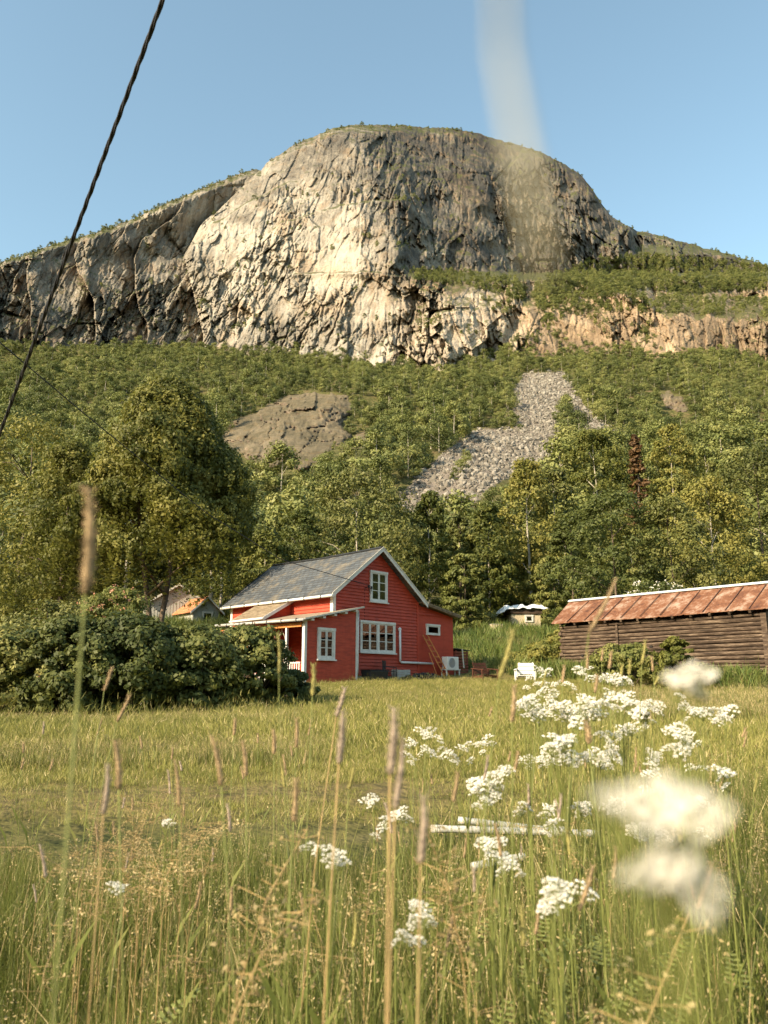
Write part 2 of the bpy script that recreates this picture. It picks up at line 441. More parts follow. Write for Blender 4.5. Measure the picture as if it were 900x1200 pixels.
# ------------------------------------------------------------------ ground
KY = np.array([-40, -5, 0, 4, 8, 13, 15, 17, 22, 28, 33, 36, 41, 46, 50, 60, 75, 110, 200, 350, 600, 760.])
KZ = np.array([-.6, -.1, 0, .02, .12, .24, .30, .43, .50, .98, 1.47, 1.70, 1.98, 2.55, 3.3, 5.0, 7.6, 14.0, 45, 115, 268, 350.])

def ground(X, Y):
    X = np.asarray(X, float); Y = np.asarray(Y, float)
    z = np.interp(Y, KY, KZ)
    far = smooth(60, 160, Y)
    z = z + fbm(X * 0.28, Y * 0.28, 5, 3) * 0.05 * smooth(4, 14, Y) * (1 - smooth(30, 38, Y)) + fbm(X * 0.1, Y * 0.1, 9, 3) * 0.35 * smooth(42, 60, Y)
    z = z + far * (fbm(X / 90, Y / 90, 21, 4) * 9 + fbm(X / 25, Y / 25, 31, 3) * 2.4)
    return z

_ys = np.concatenate([np.arange(2, 60, 0.5), np.arange(60, 200, 1), np.arange(200, 760, 2.0)])
def hill_hit(u, v):
    """first distance Y where the sight line through (u,v) meets the ground"""
    d = ray(u, v); X = _ys * d[0] / d[1]; Z = EZ + _ys * d[2] / d[1]
    m = np.nonzero(ground(X, _ys) > Z)[0]
    return float(_ys[m[0]]) if len(m) else 755.0

SCREE = [[(614, 438), (662, 436), (664, 457), (655, 486), (659, 501), (663, 521), (656, 537), (612, 550), (578, 569), (556, 590), (520, 594), (470, 606), (458, 600), (464, 582), (482, 568), (532, 519), (564, 502), (604, 504), (596, 472), (606, 452)],
         [(660, 446), (670, 450), (686, 478), (708, 496), (730, 512), (712, 518), (688, 508), (672, 494), (668, 474)],
         [(440, 402), (490, 398), (500, 408), (470, 412), (442, 414)]]
yy = np.concatenate([np.linspace(-30, 60, 260), 60 * np.exp(np.linspace(0, math.log(760 / 60), 330))[1:]])
tt = np.linspace(-1, 1, 420)
TT, YY = np.meshgrid(tt, yy)
XX = TT * (22 + np.maximum(YY, 0) * 0.95)
ZZ = ground(XX, YY)
GU, GV = topx(XX, np.maximum(YY, 1), ZZ)
scr = np.zeros(XX.shape)
for p in SCREE: scr = np.maximum(scr, in_poly(GU, GV, p) & (YY > 120))
track = 0.6 * np.exp(-((YY - 10.6 - 0.1 * XX) / 1.1) ** 2) * smooth(3.0, 0.5, XX)
lawn = (1 - smooth(42, 46, YY)) * (0.12 + 0.88 * smooth(8.0, 9.6, YY + 0.5 * fbm(XX, YY, 3, 3)))
nr, nc = XX.shape
idx = np.arange(nr * nc).reshape(nr, nc)
Q = np.stack([idx[:-1, :-1], idx[:-1, 1:], idx[1:, 1:], idx[1:, :-1]], -1).reshape(-1, 4)
me = mesh_np('ground', np.stack([XX, YY, ZZ], -1).reshape(-1, 3), Q, [M['hill']], True, attr={'scree': scr.ravel(), 'lawn': lawn.ravel(), 'track': track.ravel()})
tag(link('ground', me), kind='structure')

# ------------------------------------------------------------------ mountain
SKY = np.array([(-260, 372), (-160, 345), (-60, 322), (0, 308), (60, 288), (93, 278), (130, 266), (165, 252), (200, 235), (225, 226), (250, 216), (280, 203), (300, 198), (306, 199), (312, 191), (325, 182), (350, 167), (390, 151), (420, 146), (480, 147), (530, 151), (565, 158), (600, 168), (630, 177), (655, 189), (680, 205), (695, 222), (705, 239), (718, 254), (734, 264), (748, 271), (775, 277), (805, 285), (850, 296), (900, 312), (980, 330), (1160, 372)])
def mountain_Y(u, v):
    """distance of the rock face seen along the sight line (u, v)"""
    bnd = np.interp(v, [180, 198, 235, 270, 300, 340, 390, 470], [312, 306, 268, 232, 216, 226, 238, 246])
    hgt = np.clip(430 - v, -50, 400)
    lean = 0.55 * hgt + 0.0011 * np.clip(300 - v, 0, 200) ** 2
    left = u < bnd
    ul = bnd - u + 22 * fbm(u / 50, v / 70, 3, 3)
    yl = 46 - 0.10 * ul - 44 * ((ul / 62.0) % 1.0) ** 0.9 + 6 * fbm(u / 38, v / 150, 3, 2)
    uc = np.clip(u - bnd, 0, 1000)
    b2 = np.interp(v, [140, 165, 200, 250, 300, 330, 360], [392, 402, 436, 448, 462, 470, 520]) + 16 * fbm(u / 60, v / 34, 87, 3)
    yc = -0.26 * (np.minimum(u, b2) - bnd)
    low = smooth(330, 318, v)                                  # above the shelf
    ur = np.clip(u - b2, 0, 400)
    yr = (1.05 * ur + 9 * np.sin(ur / 17.0 + v / 60.0)) * (0.35 + 0.65 * low)
    shelf_v = np.interp(u, [430, 500, 600, 625, 645, 690, 730, 760, 805, 1000], [300, 330, 338, 378, 366, 352, 350, 362, 370, 376]) + 9 * fbm(u / 16, u * 0, 151, 3)
    fore = smooth(shelf_v - 30, shelf_v + 3, v) * smooth(560, 625, u)
    y = 612 + lean + np.where(left, yl, yc + yr)
    back = smooth(735, 748, u) * smooth(300, 285, v)
    y = y + back * 70
    yf = 575 + 0.5 * np.clip(420 - v, -60, 200) + 10 * np.sin(u / 33.0) - 0.02 * (u - 620)
    y = y * (1 - fore) + yf * fore
    # gully running down between the shelf and the central wall
    gc = np.interp(v, [300, 335, 365, 400, 440], [640, 622, 608, 596, 590])
    y = y + 16 * np.exp(-((u - gc) / 7.0) ** 2) * smooth(310, 335, v)
    # long ledge slanting up to the right across the central wall
    for (pts, dep) in ((((215, 300), (250, 262), (300, 232), (340, 214)), 9), (((260, 318), (330, 262), (400, 240), (470, 232)), 9), (((340, 322), (420, 318), (470, 322)), 6)):
        px_ = [p[0] for p in pts]; pv = [p[1] for p in pts]
        lv = np.interp(u, px_, pv) + 3 * fbm(u / 22, v * 0, 77, 3)
        m = smooth(px_[0] - 15, px_[0] + 10, u) * smooth(px_[-1] + 15, px_[-1] - 10, u)
        y = y - m * dep * smooth(lv - 1.5, lv + 1.5, v) * np.exp(-np.clip(v - lv, 0, 99) / 38)
    return y

def mountain_disp(u, v):
    # fractures run steeply, leaning to the left on the left wall and to the right on the right wall
    wu = u + 3.5 * fbm(u / 40, v / 40, 41, 3); wv = v + 3.5 * fbm(u / 40, v / 40, 43, 3)
    sh = np.where(u < 440, 0.42, -0.30)
    k = smooth(330, 640, u); sh = 0.34 * (1 - k) - 0.16 * k
    a = wu + sh * (wv - 300)
    b = wv - 0.25 * (wu - 400)
    rough = 0.55 + 0.55 * smooth(430, 520, u) + 0.35 * smooth(250, 200, u)
    rough = rough * (0.45 + 1.35 * smooth(-0.25, 0.35, fbm(u / 55, v / 45, 131, 3))) * (1 - 0.45 * smooth(590, 620, u) * smooth(345, 358, v)) * (1 - 0.35 * np.exp(-((u - 400) / 70.0) ** 2 - ((v - 290) / 40.0) ** 2))
    rough = rough * (1.15 + 0.30 * smooth(440, 520, u))
    d = facets(a / 40, b / 78, 101, 1.5, 0.9, True) * 6.0 * rough
    d = d + facets(a / 14, b / 32, 103, 1.5, 0.9, True) * 3.6 * rough
    d = d + facets(a / 6.5, b / 15, 107, 1.6, 0.9) * 2.1 * rough
    d = d + facets(a / 3.2, b / 7, 109, 1.5, 0.9) * 1.1 * rough
    d = d + 6 * fbm(a / 60, wv / 100, 119, 3)
    d = d + 4.6 * cracks(a / 30, b / 80, 141, 0.05) * rough + 2.8 * cracks(a / 10, b / 30, 143, 0.10) * rough + 1.0 * cracks(a / 5, b / 13, 145, 0.16) * rough
    return d

us = np.arange(-200, 1101, 1.0)
NW = 380
vt = np.interp(us, SKY[:, 0], SKY[:, 1]) + 1.6 * fbm(us / 11, us * 0, 51, 3) + 0.8 * fbm(us / 3, us * 0, 53, 2)
ww = np.linspace(0, 1, NW)
U, W = np.meshgrid(us, ww)
Vp = 475 + (vt[None, :] - 475) * W
Ym = mountain_Y(U, Vp) + mountain_disp(U, Vp) * smooth(0.0, 0.02, 1 - W)
Ym = Ym + 26 * smooth(0.965, 1.0, W) ** 2           # the top rounds off
d0, d1, d2 = ray(U, Vp)
Xm = d0 / d1 * Ym; Zm = EZ + d2 / d1 * Ym
rows = [np.stack([Xm, Ym, Zm], -1)]
top = rows[0][-1]
for k in range(1, 9):                                # plateau behind the skyline
    dy = 14 * k * k
    r = top.copy(); r[:, 1] += dy; r[:, 0] *= (1 + dy / top[:, 1]); r[:, 2] += 0.30 * dy - 0.0011 * dy * dy
    r[:, 2] += 2.5 * fbm(r[:, 0] / 25, r[:, 1] / 25, 61, 3)
    rows.append(r[None])
MV = np.concatenate([rows[0]] + rows[1:], 0)
nr, nc = MV.shape[:2]
idx = np.arange(nr * nc).reshape(nr, nc)
Q = np.stack([idx[:-1, :-1], idx[:-1, 1:], idx[1:, 1:], idx[1:, :-1]], -1).reshape(-1, 4)
tone = 0.065 * np.exp(-(((U - 350) / 125) ** 2 + ((Vp - 300) / 85) ** 2)) - 0.10 * smooth(410, 490, U) * smooth(345, 320, Vp) - 0.06 * smooth(255, 200, Vp) - 0.05 * smooth(235, 205, U) - 0.03 * smooth(590, 620, U) * smooth(340, 360, Vp) + 0.05 * smooth(320, 345, Vp) * smooth(420, 470, U)  # pale centre is rock; right and left walls carry painted shade
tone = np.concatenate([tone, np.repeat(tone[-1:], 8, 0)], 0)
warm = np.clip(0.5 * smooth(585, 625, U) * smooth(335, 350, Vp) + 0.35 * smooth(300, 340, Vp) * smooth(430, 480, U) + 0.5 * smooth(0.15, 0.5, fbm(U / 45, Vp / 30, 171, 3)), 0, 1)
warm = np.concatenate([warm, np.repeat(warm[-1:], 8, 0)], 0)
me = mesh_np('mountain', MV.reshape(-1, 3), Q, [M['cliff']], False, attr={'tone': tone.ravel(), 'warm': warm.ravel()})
tag(link('mountain', me), kind='structure')

# ------------------------------------------------------------------ rock slabs on the hillside
def rock_patch(name, poly, label, bulge, mat, fac=1.0, cell=14, seed=1, step=1.2, lean=0.0, kind=None):
    """real rock body standing out of the slope; its front follows the outline given as sight lines, its rim is buried"""
    pu = [p[0] for p in poly]; pv = [p[1] for p in poly]
    gu = np.arange(min(pu) - 8, max(pu) + 8, step); gv = np.arange(max(pv) + 8, min(pv) - 8, -step)
    Ug, Vg = np.meshgrid(gu, gv)
    # distance to the outline, positive inside
    best = np.full(Ug.shape, 1e9); n = len(poly)
    for i in range(n):
        x1, y1 = poly[i]; x2, y2 = poly[(i + 1) % n]
        dx, dy = x2 - x1, y2 - y1; L = dx * dx + dy * dy
        k = np.clip(((Ug - x1) * dx + (Vg - y1) * dy) / L, 0, 1)
        best = np.minimum(best, np.hypot(Ug - x1 - k * dx, Vg - y1 - k * dy))
    dist = np.where(in_poly(Ug, Vg, poly), best, -best) + 2.5 * fbm(Ug / 7, Vg / 7, seed + 5, 3)
    # ground distance on a coarse lattice
    cu = np.linspace(gu[0], gu[-1], 14); cv = np.linspace(gv[0], gv[-1], 14)
    H = np.array([[hill_hit(a, b) for a in cu] for b in cv])
    for _ in range(2):
        P_ = np.pad(H, 1, mode='edge'); H = (P_[:-2, 1:-1] + P_[2:, 1:-1] + P_[1:-1, :-2] + P_[1:-1, 2:] + P_[1:-1, 1:-1]) / 5
    iu = (Ug - cu[0]) / (cu[-1] - cu[0]) * 13; iv = (Vg - cv[0]) / (cv[-1] - cv[0]) * 13
    i0 = np.clip(np.floor(iu).astype(int), 0, 12); j0 = np.clip(np.floor(iv).astype(int), 0, 12); fu = iu - i0; fv = iv - j0
    Yh = (H[j0, i0] * (1 - fu) + H[j0, i0 + 1] * fu) * (1 - fv) + (H[j0 + 1, i0] * (1 - fu) + H[j0 + 1, i0 + 1] * fu) * fv
    mx = max(dist.max(), 1)
    dome = np.sqrt(np.clip(dist / mx, 0, 1)) * bulge + np.clip(dist, -8, 0) * bulge * 0.35
    wu = Ug + 5 * fbm(Ug / 20, Vg / 20, seed, 3) + 0.5 * Vg
    rg = facets(wu / cell, Vg / (cell * 0.8), seed + 1, 1.2, 0.6) * 1.0 + facets(wu / (cell * 0.35), Vg / (cell * 0.3), seed + 2, 1.2, 0.5) * 0.4
    Yg = Yh - dome - (rg * 0.7 - 0.9 * cracks(wu / (cell * 2.4) + 0.3 * fbm(Ug / 9, Vg / 9, 7, 3), Vg / (cell * 0.9) + 0.3 * fbm(Ug / 9, Vg / 9, 8, 3), seed + 9, 0.045) + 0.35 * fbm(Ug / 4, Vg / 3, seed + 12, 3)) * fac * smooth(-2, 3, dist) * bulge * 0.22
    a, b, c = ray(Ug, Vg)
    V = np.stack([a / b * Yg, Yg, EZ + c / b * Yg], -1)
    nr, nc = Ug.shape; idx = np.arange(nr * nc).reshape(nr, nc)
    Q = np.stack([idx[:-1, :-1], idx[:-1, 1:], idx[1:, 1:], idx[1:, :-1]], -1).reshape(-1, 4)
    keep = (dist > -5).ravel()[Q].any(1)
    Q = Q[keep]; used = np.unique(Q); rm = np.full(nr * nc, -1); rm[used] = np.arange(len(used))
    me = mesh_np(name, V.reshape(-1, 3)[used], rm[Q], [M[mat]], False, attr={'tone': np.zeros(len(used))})
    o = link(name, me)
    return tag(o, label, 'rock outcrop', 'bare rock outcrops on the wooded slope')

DOME = [(246, 512), (262, 500), (290, 482), (330, 466), (365, 457), (395, 455), (410, 462), (412, 482), (400, 498), (412, 510), (408, 520), (392, 522), (384, 540), (368, 548), (352, 552), (330, 548), (315, 552), (300, 545), (285, 535), (268, 532), (250, 528)]
rock_patch('rock_outcrop', DOME, 'large smooth brown rock dome breaking out of the slope above the big birch', 23, 'slab', 1.0, 26, 3)
rock_patch('rock_outcrop', [(416, 508), (428, 506), (438, 514), (438, 532), (424, 532), (414, 524)], 'upright pale boulder face just right of the large rock dome', 7, 'slab', 1.0, 9, 11)
rock_patch('rock_outcrop', [(282, 590), (310, 584), (330, 578), (345, 582), (342, 598), (325, 612), (300, 622), (284, 612)], 'low broken pale ledges between the dome and the house ridge', 5, 'slab', 1.6, 9, 13)
rock_patch('rock_outcrop', [(198, 470), (206, 466), (214, 472), (212, 480), (200, 480)], 'small pale rock in the trees above the big birch', 5, 'slab', 1.0, 7, 17)
rock_patch('rock_outcrop', [(770, 462), (785, 458), (800, 464), (812, 476), (800, 484), (780, 478)], 'broken rocks among trees below the cliff beyond the barn', 6, 'slab', 2.0, 6, 19)
rock_patch('rock_outcrop', [(476, 488), (494, 482), (506, 488), (500, 496), (480, 496)], 'reddish flat rock between trees beside the scree', 4, 'slab', 1.0, 8, 23)

# ------------------------------------------------------------------ scatter (used only for masses nobody could count)
def scatter(name, pts, scl, rot, var, sources, kind='stuff', mat=None):
    me = bpy.data.meshes.new(name); n = len(pts)
    me.vertices.add(n); me.vertices.foreach_set('co', np.ascontiguousarray(pts, np.float32).ravel())
    for k, a, ty in (('sc', scl, 'FLOAT'), ('vi', var, 'INT')):
        x = me.attributes.new(k, ty, 'POINT'); x.data.foreach_set('value', np.ascontiguousarray(a, np.float32 if ty == 'FLOAT' else np.int32))
    x = me.attributes.new('ro', 'FLOAT_VECTOR', 'POINT'); x.data.foreach_set('vector', np.ascontiguousarray(rot, np.float32).ravel())
    o = link(name, me)
    g = bpy.data.node_groups.new(name, 'GeometryNodeTree')
    g.interface.new_socket('Geometry', in_out='INPUT', socket_type='NodeSocketGeometry')
    g.interface.new_socket('Geometry', in_out='OUTPUT', socket_type='NodeSocketGeometry')
    N = g.nodes; L = g.links
    gi = N.new('NodeGroupInput'); go = N.new('NodeGroupOutput'); jn = N.new('GeometryNodeJoinGeometry')
    def attr(nm, ty):
        a = N.new('GeometryNodeInputNamedAttribute'); a.data_type = ty; a.inputs[0].default_value = nm
        return [q for q in a.outputs if q.enabled and q.name == 'Attribute'][0]
    vi = attr('vi', 'INT'); sc_ = attr('sc', 'FLOAT'); ro = attr('ro', 'FLOAT_VECTOR')
    for k, src in enumerate(sources):
        ip = N.new('GeometryNodeInstanceOnPoints'); oi = N.new('GeometryNodeObjectInfo')
        oi.inputs['Object'].default_value = src; oi.inputs['As Instance'].default_value = True
        cm = N.new('FunctionNodeCompare'); cm.data_type = 'INT'; cm.operation = 'EQUAL'
        ins = [q for q in cm.inputs if q.enabled]
        L.new(vi, ins[0]); ins[1].default_value = k
        L.new(cm.outputs[0], ip.inputs['Selection']); L.new(gi.outputs[0], ip.inputs['Points'])
        L.new(oi.outputs['Geometry'], ip.inputs['Instance'])
        L.new(ro, ip.inputs['Rotation'])
        cx = N.new('ShaderNodeCombineXYZ')
        for q in range(3): L.new(sc_, cx.inputs[q])
        L.new(cx.outputs[0], ip.inputs['Scale'])
        L.new(ip.outputs[0], jn.inputs[0])
    L.new(jn.outputs[0], go.inputs[0])
    md = o.modifiers.new('scatter', 'NODES'); md.node_group = g
    tag(o, kind=kind)
    return o

# ------------------------------------------------------------------ trees
def leaf_quads(C, size, rng, aspect=0.55, droop=0.0, out=None, follow=0.9):
    n = len(C)
    nn = rng.normal(size=(n, 3)) * 0.6
    if out is not None: nn += out * follow * 1.35 + np.array([0, 0, 0.25])
    nn /= np.linalg.norm(nn, axis=1, keepdims=True)
    a = rng.normal(size=(n, 3)); a[:, 2] -= droop; a -= (a * nn).sum(1, keepdims=True) * nn; a /= np.linalg.norm(a, axis=1, keepdims=True)
    b = np.cross(nn, a)
    s = (size * (0.6 + 0.8 * rng.random(n)))[:, None]
    V = np.stack([C - a * s * 0.5, C + b * s * aspect * 0.5, C + a * s * 0.5, C - b * s * aspect * 0.5], 1).reshape(-1, 3)
    return V, np.arange(4 * n).reshape(n, 4)

def crown_points(rng, H, R, z0, ncl, nlf, shape='oval', weep=0.0, csize=0.26, shell=0.5):
    h = rng.random(ncl) ** 0.85
    th = rng.random(ncl) * 2 * math.pi
    if shape == 'oval': env = np.sin(np.pi * np.clip(0.10 + 0.88 * h ** 0.85, 0, 1)) ** 0.75
    elif shape == 'cone': env = (1 - h) ** 0.8 * 0.9 + 0.08
    elif shape == 'round': env = np.sqrt(np.clip(1 - (2 * h - 0.9) ** 2 / 1.25, 0.03, 1))
    else: env = np.clip(1 - h ** 1.7, 0.02, 1) ** 0.62
    lob = 1 + 0.22 * np.sin(th * 3 + 5 * rng.random()) * np.sin(h * 7 + 4) + 0.12 * np.sin(th * 5 + h * 9)
    r = R * env * lob * (shell + (1 - shell) * np.sqrt(rng.random(ncl)))
    cen = np.stack([r * np.cos(th), r * np.sin(th), z0 + (H - z0) * h], 1)
    cs = R * csize * (0.6 + 0.8 * rng.random(ncl))
    g = rng.normal(size=(ncl, nlf, 3)); g /= np.linalg.norm(g, axis=2, keepdims=True)
    rad = rng.random((ncl, nlf, 1)) ** 0.45
    P = g * rad * cs[:, None, None] * np.array([1, 1, 0.62])
    if weep:
        k = rng.random((ncl, nlf)) ** 1.3
        strand = np.floor(rng.random((ncl, nlf)) * 7)
        ang = strand / 7 * 2 * math.pi + th[:, None]
        P2 = np.stack([np.cos(ang) * cs[:, None] * 0.8, np.sin(ang) * cs[:, None] * 0.8, -k * weep * (0.6 + 0.4 * np.sin(strand * 2.3 + cen[:, 2:3]))], 2)
        P2 += rng.normal(size=P2.shape) * cs[:, None, None] * 0.10
        pick = (rng.random((ncl, nlf)) < 0.6)[..., None]
        P = np.where(pick, P2, P)
    out = P * np.array([1, 1, 1.5]) / np.maximum(np.linalg.norm(P, axis=2, keepdims=True), 1e-6)
    co = cen - np.array([0, 0, z0 + (H - z0) * 0.45]); co = co / np.maximum(np.linalg.norm(co, axis=1, keepdims=True), 1e-6)
    out = out * 0.8 + co[:, None, :] * 0.5
    return cen, (cen[:, None, :] + P).reshape(-1, 3), out.reshape(-1, 3)

def trunk_mb(rng, H, r0, cen, z0, nl=9, lean=0.03, mi=0, multi=1):
    mb = MB()
    for q in range(multi):
        px_ = [Vector((0, 0, -0.4))]; ang = rng.random() * 6.3; spread = 0.0 if multi == 1 else 0.16
        for k in range(1, 8):
            z = H * 0.93 * k / 7
            px_.append(Vector((math.cos(ang) * (spread * z) + rng.normal() * lean * H * 0.15, math.sin(ang) * (spread * z) + rng.normal() * lean * H * 0.15, z)))
        mb.tube(px_, [r0 * (1.35 if k == 0 else 1) * (1 - 0.86 * k / 7) / multi ** 0.4 for k in range(8)], 7, mi=mi)
        for c in cen[rng.choice(len(cen), min(nl, len(cen)), replace=False)]:
            z = max(z0 * 0.7, c[2] - 0.55 * math.hypot(c[0], c[1])); z = min(z, H * 0.8)
            kk = z / (H * 0.93) * 7; i = int(min(6, kk)); p = px_[i].lerp(px_[i + 1], kk - i) if i > 0 else Vector((0, 0, z))
            c = Vector(c); mid = p.lerp(c, 0.5) + Vector((0, 0, 0.04 * H))
            mb.tube([p, mid, c], [r0 * 0.34, r0 * 0.2, r0 * 0.06], 5, mi=mi)
    return mb

def tree_meshes(seed, H, R, z0, ncl, nlf, ls, leaf, bark, shape='oval', weep=0.0, csize=0.26, r0=None, nl=10, multi=1, shell=0.5, one=False):
    rng = np.random.default_rng(seed)
    cen, P, OUT = crown_points(rng, H, R, z0, ncl, nlf, shape, weep, csize, shell)
    V, Fq = leaf_quads(P, ls, rng, 0.6, 0.6 if weep else 0.0, OUT)
    r0 = r0 or H * 0.014
    tm = trunk_mb(rng, H, r0, cen, z0, nl, multi=multi)
    if one:
        b = len(V); tv = np.array(tm.v); qs = np.array([f for f in tm.f if len(f) == 4]) + b
        return mesh_np('tree', np.concatenate([V, tv]), np.concatenate([Fq, qs]), [M[leaf], M[bark]], mi=[0] * len(Fq) + [1] * len(qs))
    cm = mesh_np('crown', V, Fq, [M[leaf]])
    return tm, cm

def big_tree(name, label, cat, X, Y, H, R, seed, leaf, bark='bark_birch', shape='oval', z0f=0.14, ncl=110, nlf=110, ls=0.16, weep=0.0, csize=0.24, multi=1, rz=None, group=None, sink=0.15, shell=0.5, r0=None, nl=12):
    z = float(ground(X, Y)) - sink
    tm, cm = tree_meshes(seed, H, R, H * z0f, ncl, nlf, ls, leaf, bark, shape, weep, csize, r0, nl, multi, shell)
    root = empty(name, (X, Y, z), rz if rz is not None else seed * 1.7)
    tag(root, label, cat, group)
    tm.build('trunk', M[bark], root, True)
    link('crown', cm, root)
    return root

def px_tree(u, vtop, wpx, Y, *a, **k):
    """height and spread worked out from how the tree stands against the house; then placed on the ground"""
    X = at(u, 700, Y)[0]; zt = at(u, vtop, Y)[2]; H = zt - float(ground(X, Y)) + 0.15
    R = wpx / 2 * Y / F_PX
    return X, H, R

TREES = [
 # u, vtop, width, Y, kind, leaf, bark, label
 (418, 556, 150, 70, 'round', 'leaf_dark', 'bark_birch', 'broad dark green tree standing right behind the red house ridge'),
 (350, 598, 80, 66, 'oval', 'leaf_birch', 'bark_birch', 'yellowish tree just left of the broad dark tree behind the house roof'),
 (308, 622, 70, 62, 'oval', 'leaf_birch', 'bark_birch', 'small light tree showing between the weeping birch and the house roof'),
 (504, 576, 56, 72, 'oval', 'leaf_birch', 'bark_birch', 'slender birch with visible white trunk behind the gable peak of the house'),
 (540, 606, 50, 78, 'oval', 'leaf_dark', 'bark', 'dark narrow tree behind the lean-to end of the red house'),
 (574, 590, 62, 74, 'oval', 'leaf_birch', 'bark_birch', 'tall olive birch above the gap between house and tarp-covered shed'),
 (622, 540, 80, 78, 'oval', 'leaf_birch', 'bark_birch', 'tallest birch whose top reaches the foot of the scree'),
 (655, 548, 74, 84, 'oval', 'leaf_dark', 'bark_birch', 'dark green birch right beside the tallest birch'),
 (706, 508, 96, 112, 'round', 'leaf_birch', 'bark_birch', 'round pale crowned tree beneath the right branch of the scree'),
 (672, 600, 60, 62, 'oval', 'leaf_bright', 'bark', 'mid green tree rising behind the left end of the barn roof'),
 (722, 578, 120, 56, 'round', 'leaf_bright', 'bark', 'big bright green bushy tree behind the middle of the barn roof'),
 (790, 590, 110, 54, 'round', 'leaf_dark', 'bark', 'dark bushy tree behind the right end of the barn roof'),
 (800, 500, 80, 108, 'oval', 'leaf_birch', 'bark_birch', 'tall yellow green birch on the slope right of the dead spruce'),
 (840, 560, 110, 64, 'oval', 'leaf_birch', 'bark_birch', 'tall birch past the right end of the barn'),
 (900, 530, 130, 70, 'round', 'leaf_dark', 'bark', 'wide dark tree at the far right edge behind the barn'),
 (20, 500, 170, 56, 'round', 'leaf_birch', 'bark', 'wide birch at the far left edge behind the weeping birch'),
 (600, 615, 70, 84, 'oval', 'leaf_birch', 'bark_birch', 'lower birch in front of the tallest birch, behind the tarp-covered shed'),
 (545, 650, 50, 64, 'round', 'leaf_bright', 'bark', 'low light green tree beside the lean-to roof'),
 (258, 560, 80, 72, 'oval', 'leaf_birch', 'bark_birch', 'birch seen past the right flank of the weeping birch'),
 (470, 600, 60, 84, 'oval', 'leaf_dark', 'bark', 'dark tree filling the gap right of the broad dark tree'),
 (585, 650, 46, 80, 'round', 'leaf_bright', 'bark', 'small round light tree just behind the shed with the tarp'),
 (650, 655, 56, 74, 'round', 'leaf_bright', 'bark', 'leafy small tree between the tarp-covered shed and the barn'),
]
for i, (u, vt_, w, Y, shp, leaf, bark, lab) in enumerate(TREES):
    X, H, R = px_tree(u, vt_, w, Y)
    big_tree('birch_tree' if bark == 'bark_birch' else 'leafy_tree', lab, 'tree', X, Y, H, R, 200 + i, leaf, bark, shp, z0f=0.05,
             ncl=int(90 + R * 16), nlf=95, ls=0.0032 * Y + 0.04, csize=0.22, weep=0.9 if bark == 'bark_birch' else 0.0, shell=0.5, nl=8, r0=H * 0.011, group='tall trees behind the house and the barn')
# the large weeping birch
X, H, R = px_tree(186, 452, 212, 45)
big_tree('weeping_birch', 'very large weeping birch with hanging twigs left of the house, behind the rose hedge', 'tree', X, 45, H, R, 305, 'leaf_weep', 'bark', 'dome', 0.36, 470, 330, 0.20, 2.8, 0.155, 2, 0.4, shell=0.5, r0=0.26, nl=9)
X, H, R = px_tree(70, 520, 150, 47)
big_tree('birch_tree', 'birch merging with the left side of the large weeping birch', 'tree', X, 47, H, R, 307, 'leaf_weep', 'bark', 'dome', 0.10, 220, 170, 0.19, 2.0, 0.18, shell=0.5)
# dead spruce
X, H, R = px_tree(757, 510, 44, 104)
big_tree('dead_spruce', 'single reddish brown dead spruce among green birches', 'tree', X, 104, H, R, 311, 'leaf_dead', 'bark', 'cone', 0.08, 150, 40, 0.4, 0.0, 0.2, shell=0.2)

# the slope: three hundred trees of their own, all further ones as one wood
rng = np.random.default_rng(12)
far_src = []
for k, (H, R, shp, ncl, nlf) in enumerate(((8.5, 3.2, 'oval', 26, 90), (7.5, 3.6, 'round', 24, 90), (9.5, 3.4, 'oval', 30, 90), (6.5, 3.3, 'round', 22, 90), (10.5, 3.8, 'oval', 32, 90))):
    far_src.append(tree_meshes(400 + k, H, R, H * 0.08, ncl, nlf, 0.44, 'leaf_slope', 'bark_birch', shp, 0.0, 0.42, nl=4, shell=0.45, one=True))
cand = []
y = 92.0
NOTREE = SCREE + [[(px_, pv + 4) for px_, pv in DOME]]
OPEN = [[(284, 592), (338, 580), (340, 596), (300, 612), (284, 608)], [(412, 506), (440, 506), (440, 536), (414, 534)], [(198, 464), (216, 464), (216, 484), (198, 484)], [(770, 455), (812, 470), (812, 488), (772, 484)], [(474, 482), (508, 482), (508, 498), (474, 500)], [(440, 398), (500, 396), (500, 412), (440, 416)]]
N0 = 15000
Yc = np.sqrt(rng.random(N0) * (640 ** 2 - 90 ** 2) + 90 ** 2); tc = (rng.random(N0) * 2 - 1) * 0.80
Xc = Yc * tc; Zc = ground(Xc, Yc)
uc_, vc_ = topx(Xc, Yc, Zc)
ut_, vtp_ = topx(Xc, Yc, Zc + 8.0 * (1.22 - 0.45 * smooth(200, 560, Yc)))
um_, vm_ = topx(Xc, Yc, Zc + 4.0)
ok = np.ones(N0, bool)
sz = (0.62 + 0.75 * rng.random(N0) ** 1.3) * (1.22 - 0.45 * smooth(200, 560, Yc)) * np.where(Yc < 150, 0.95, 1.0) * (1.15 + 0.75 * fbm(Xc / 26, Yc / 40, 191, 3))
dm = NOTREE[-1]; hit = in_poly(ut_, vtp_, dm) | in_poly(um_, vm_, dm); sz = np.where(hit, sz * 0.48, sz); ok &= ~in_poly(uc_, vc_, dm) & ~(in_poly(um_, vm_, dm) & (rng.random(N0) < 0.5))
for p in NOTREE[:-1]: ok &= ~in_poly(uc_, vc_, p); ok &= ~((in_poly(ut_, vtp_, p) | in_poly(um_, vm_, p)) & (rng.random(N0) < 0.97)); ok &= ~(in_poly(0.5 * (ut_ + um_), 0.5 * (vtp_ + vm_), p) & (rng.random(N0) < 0.97))
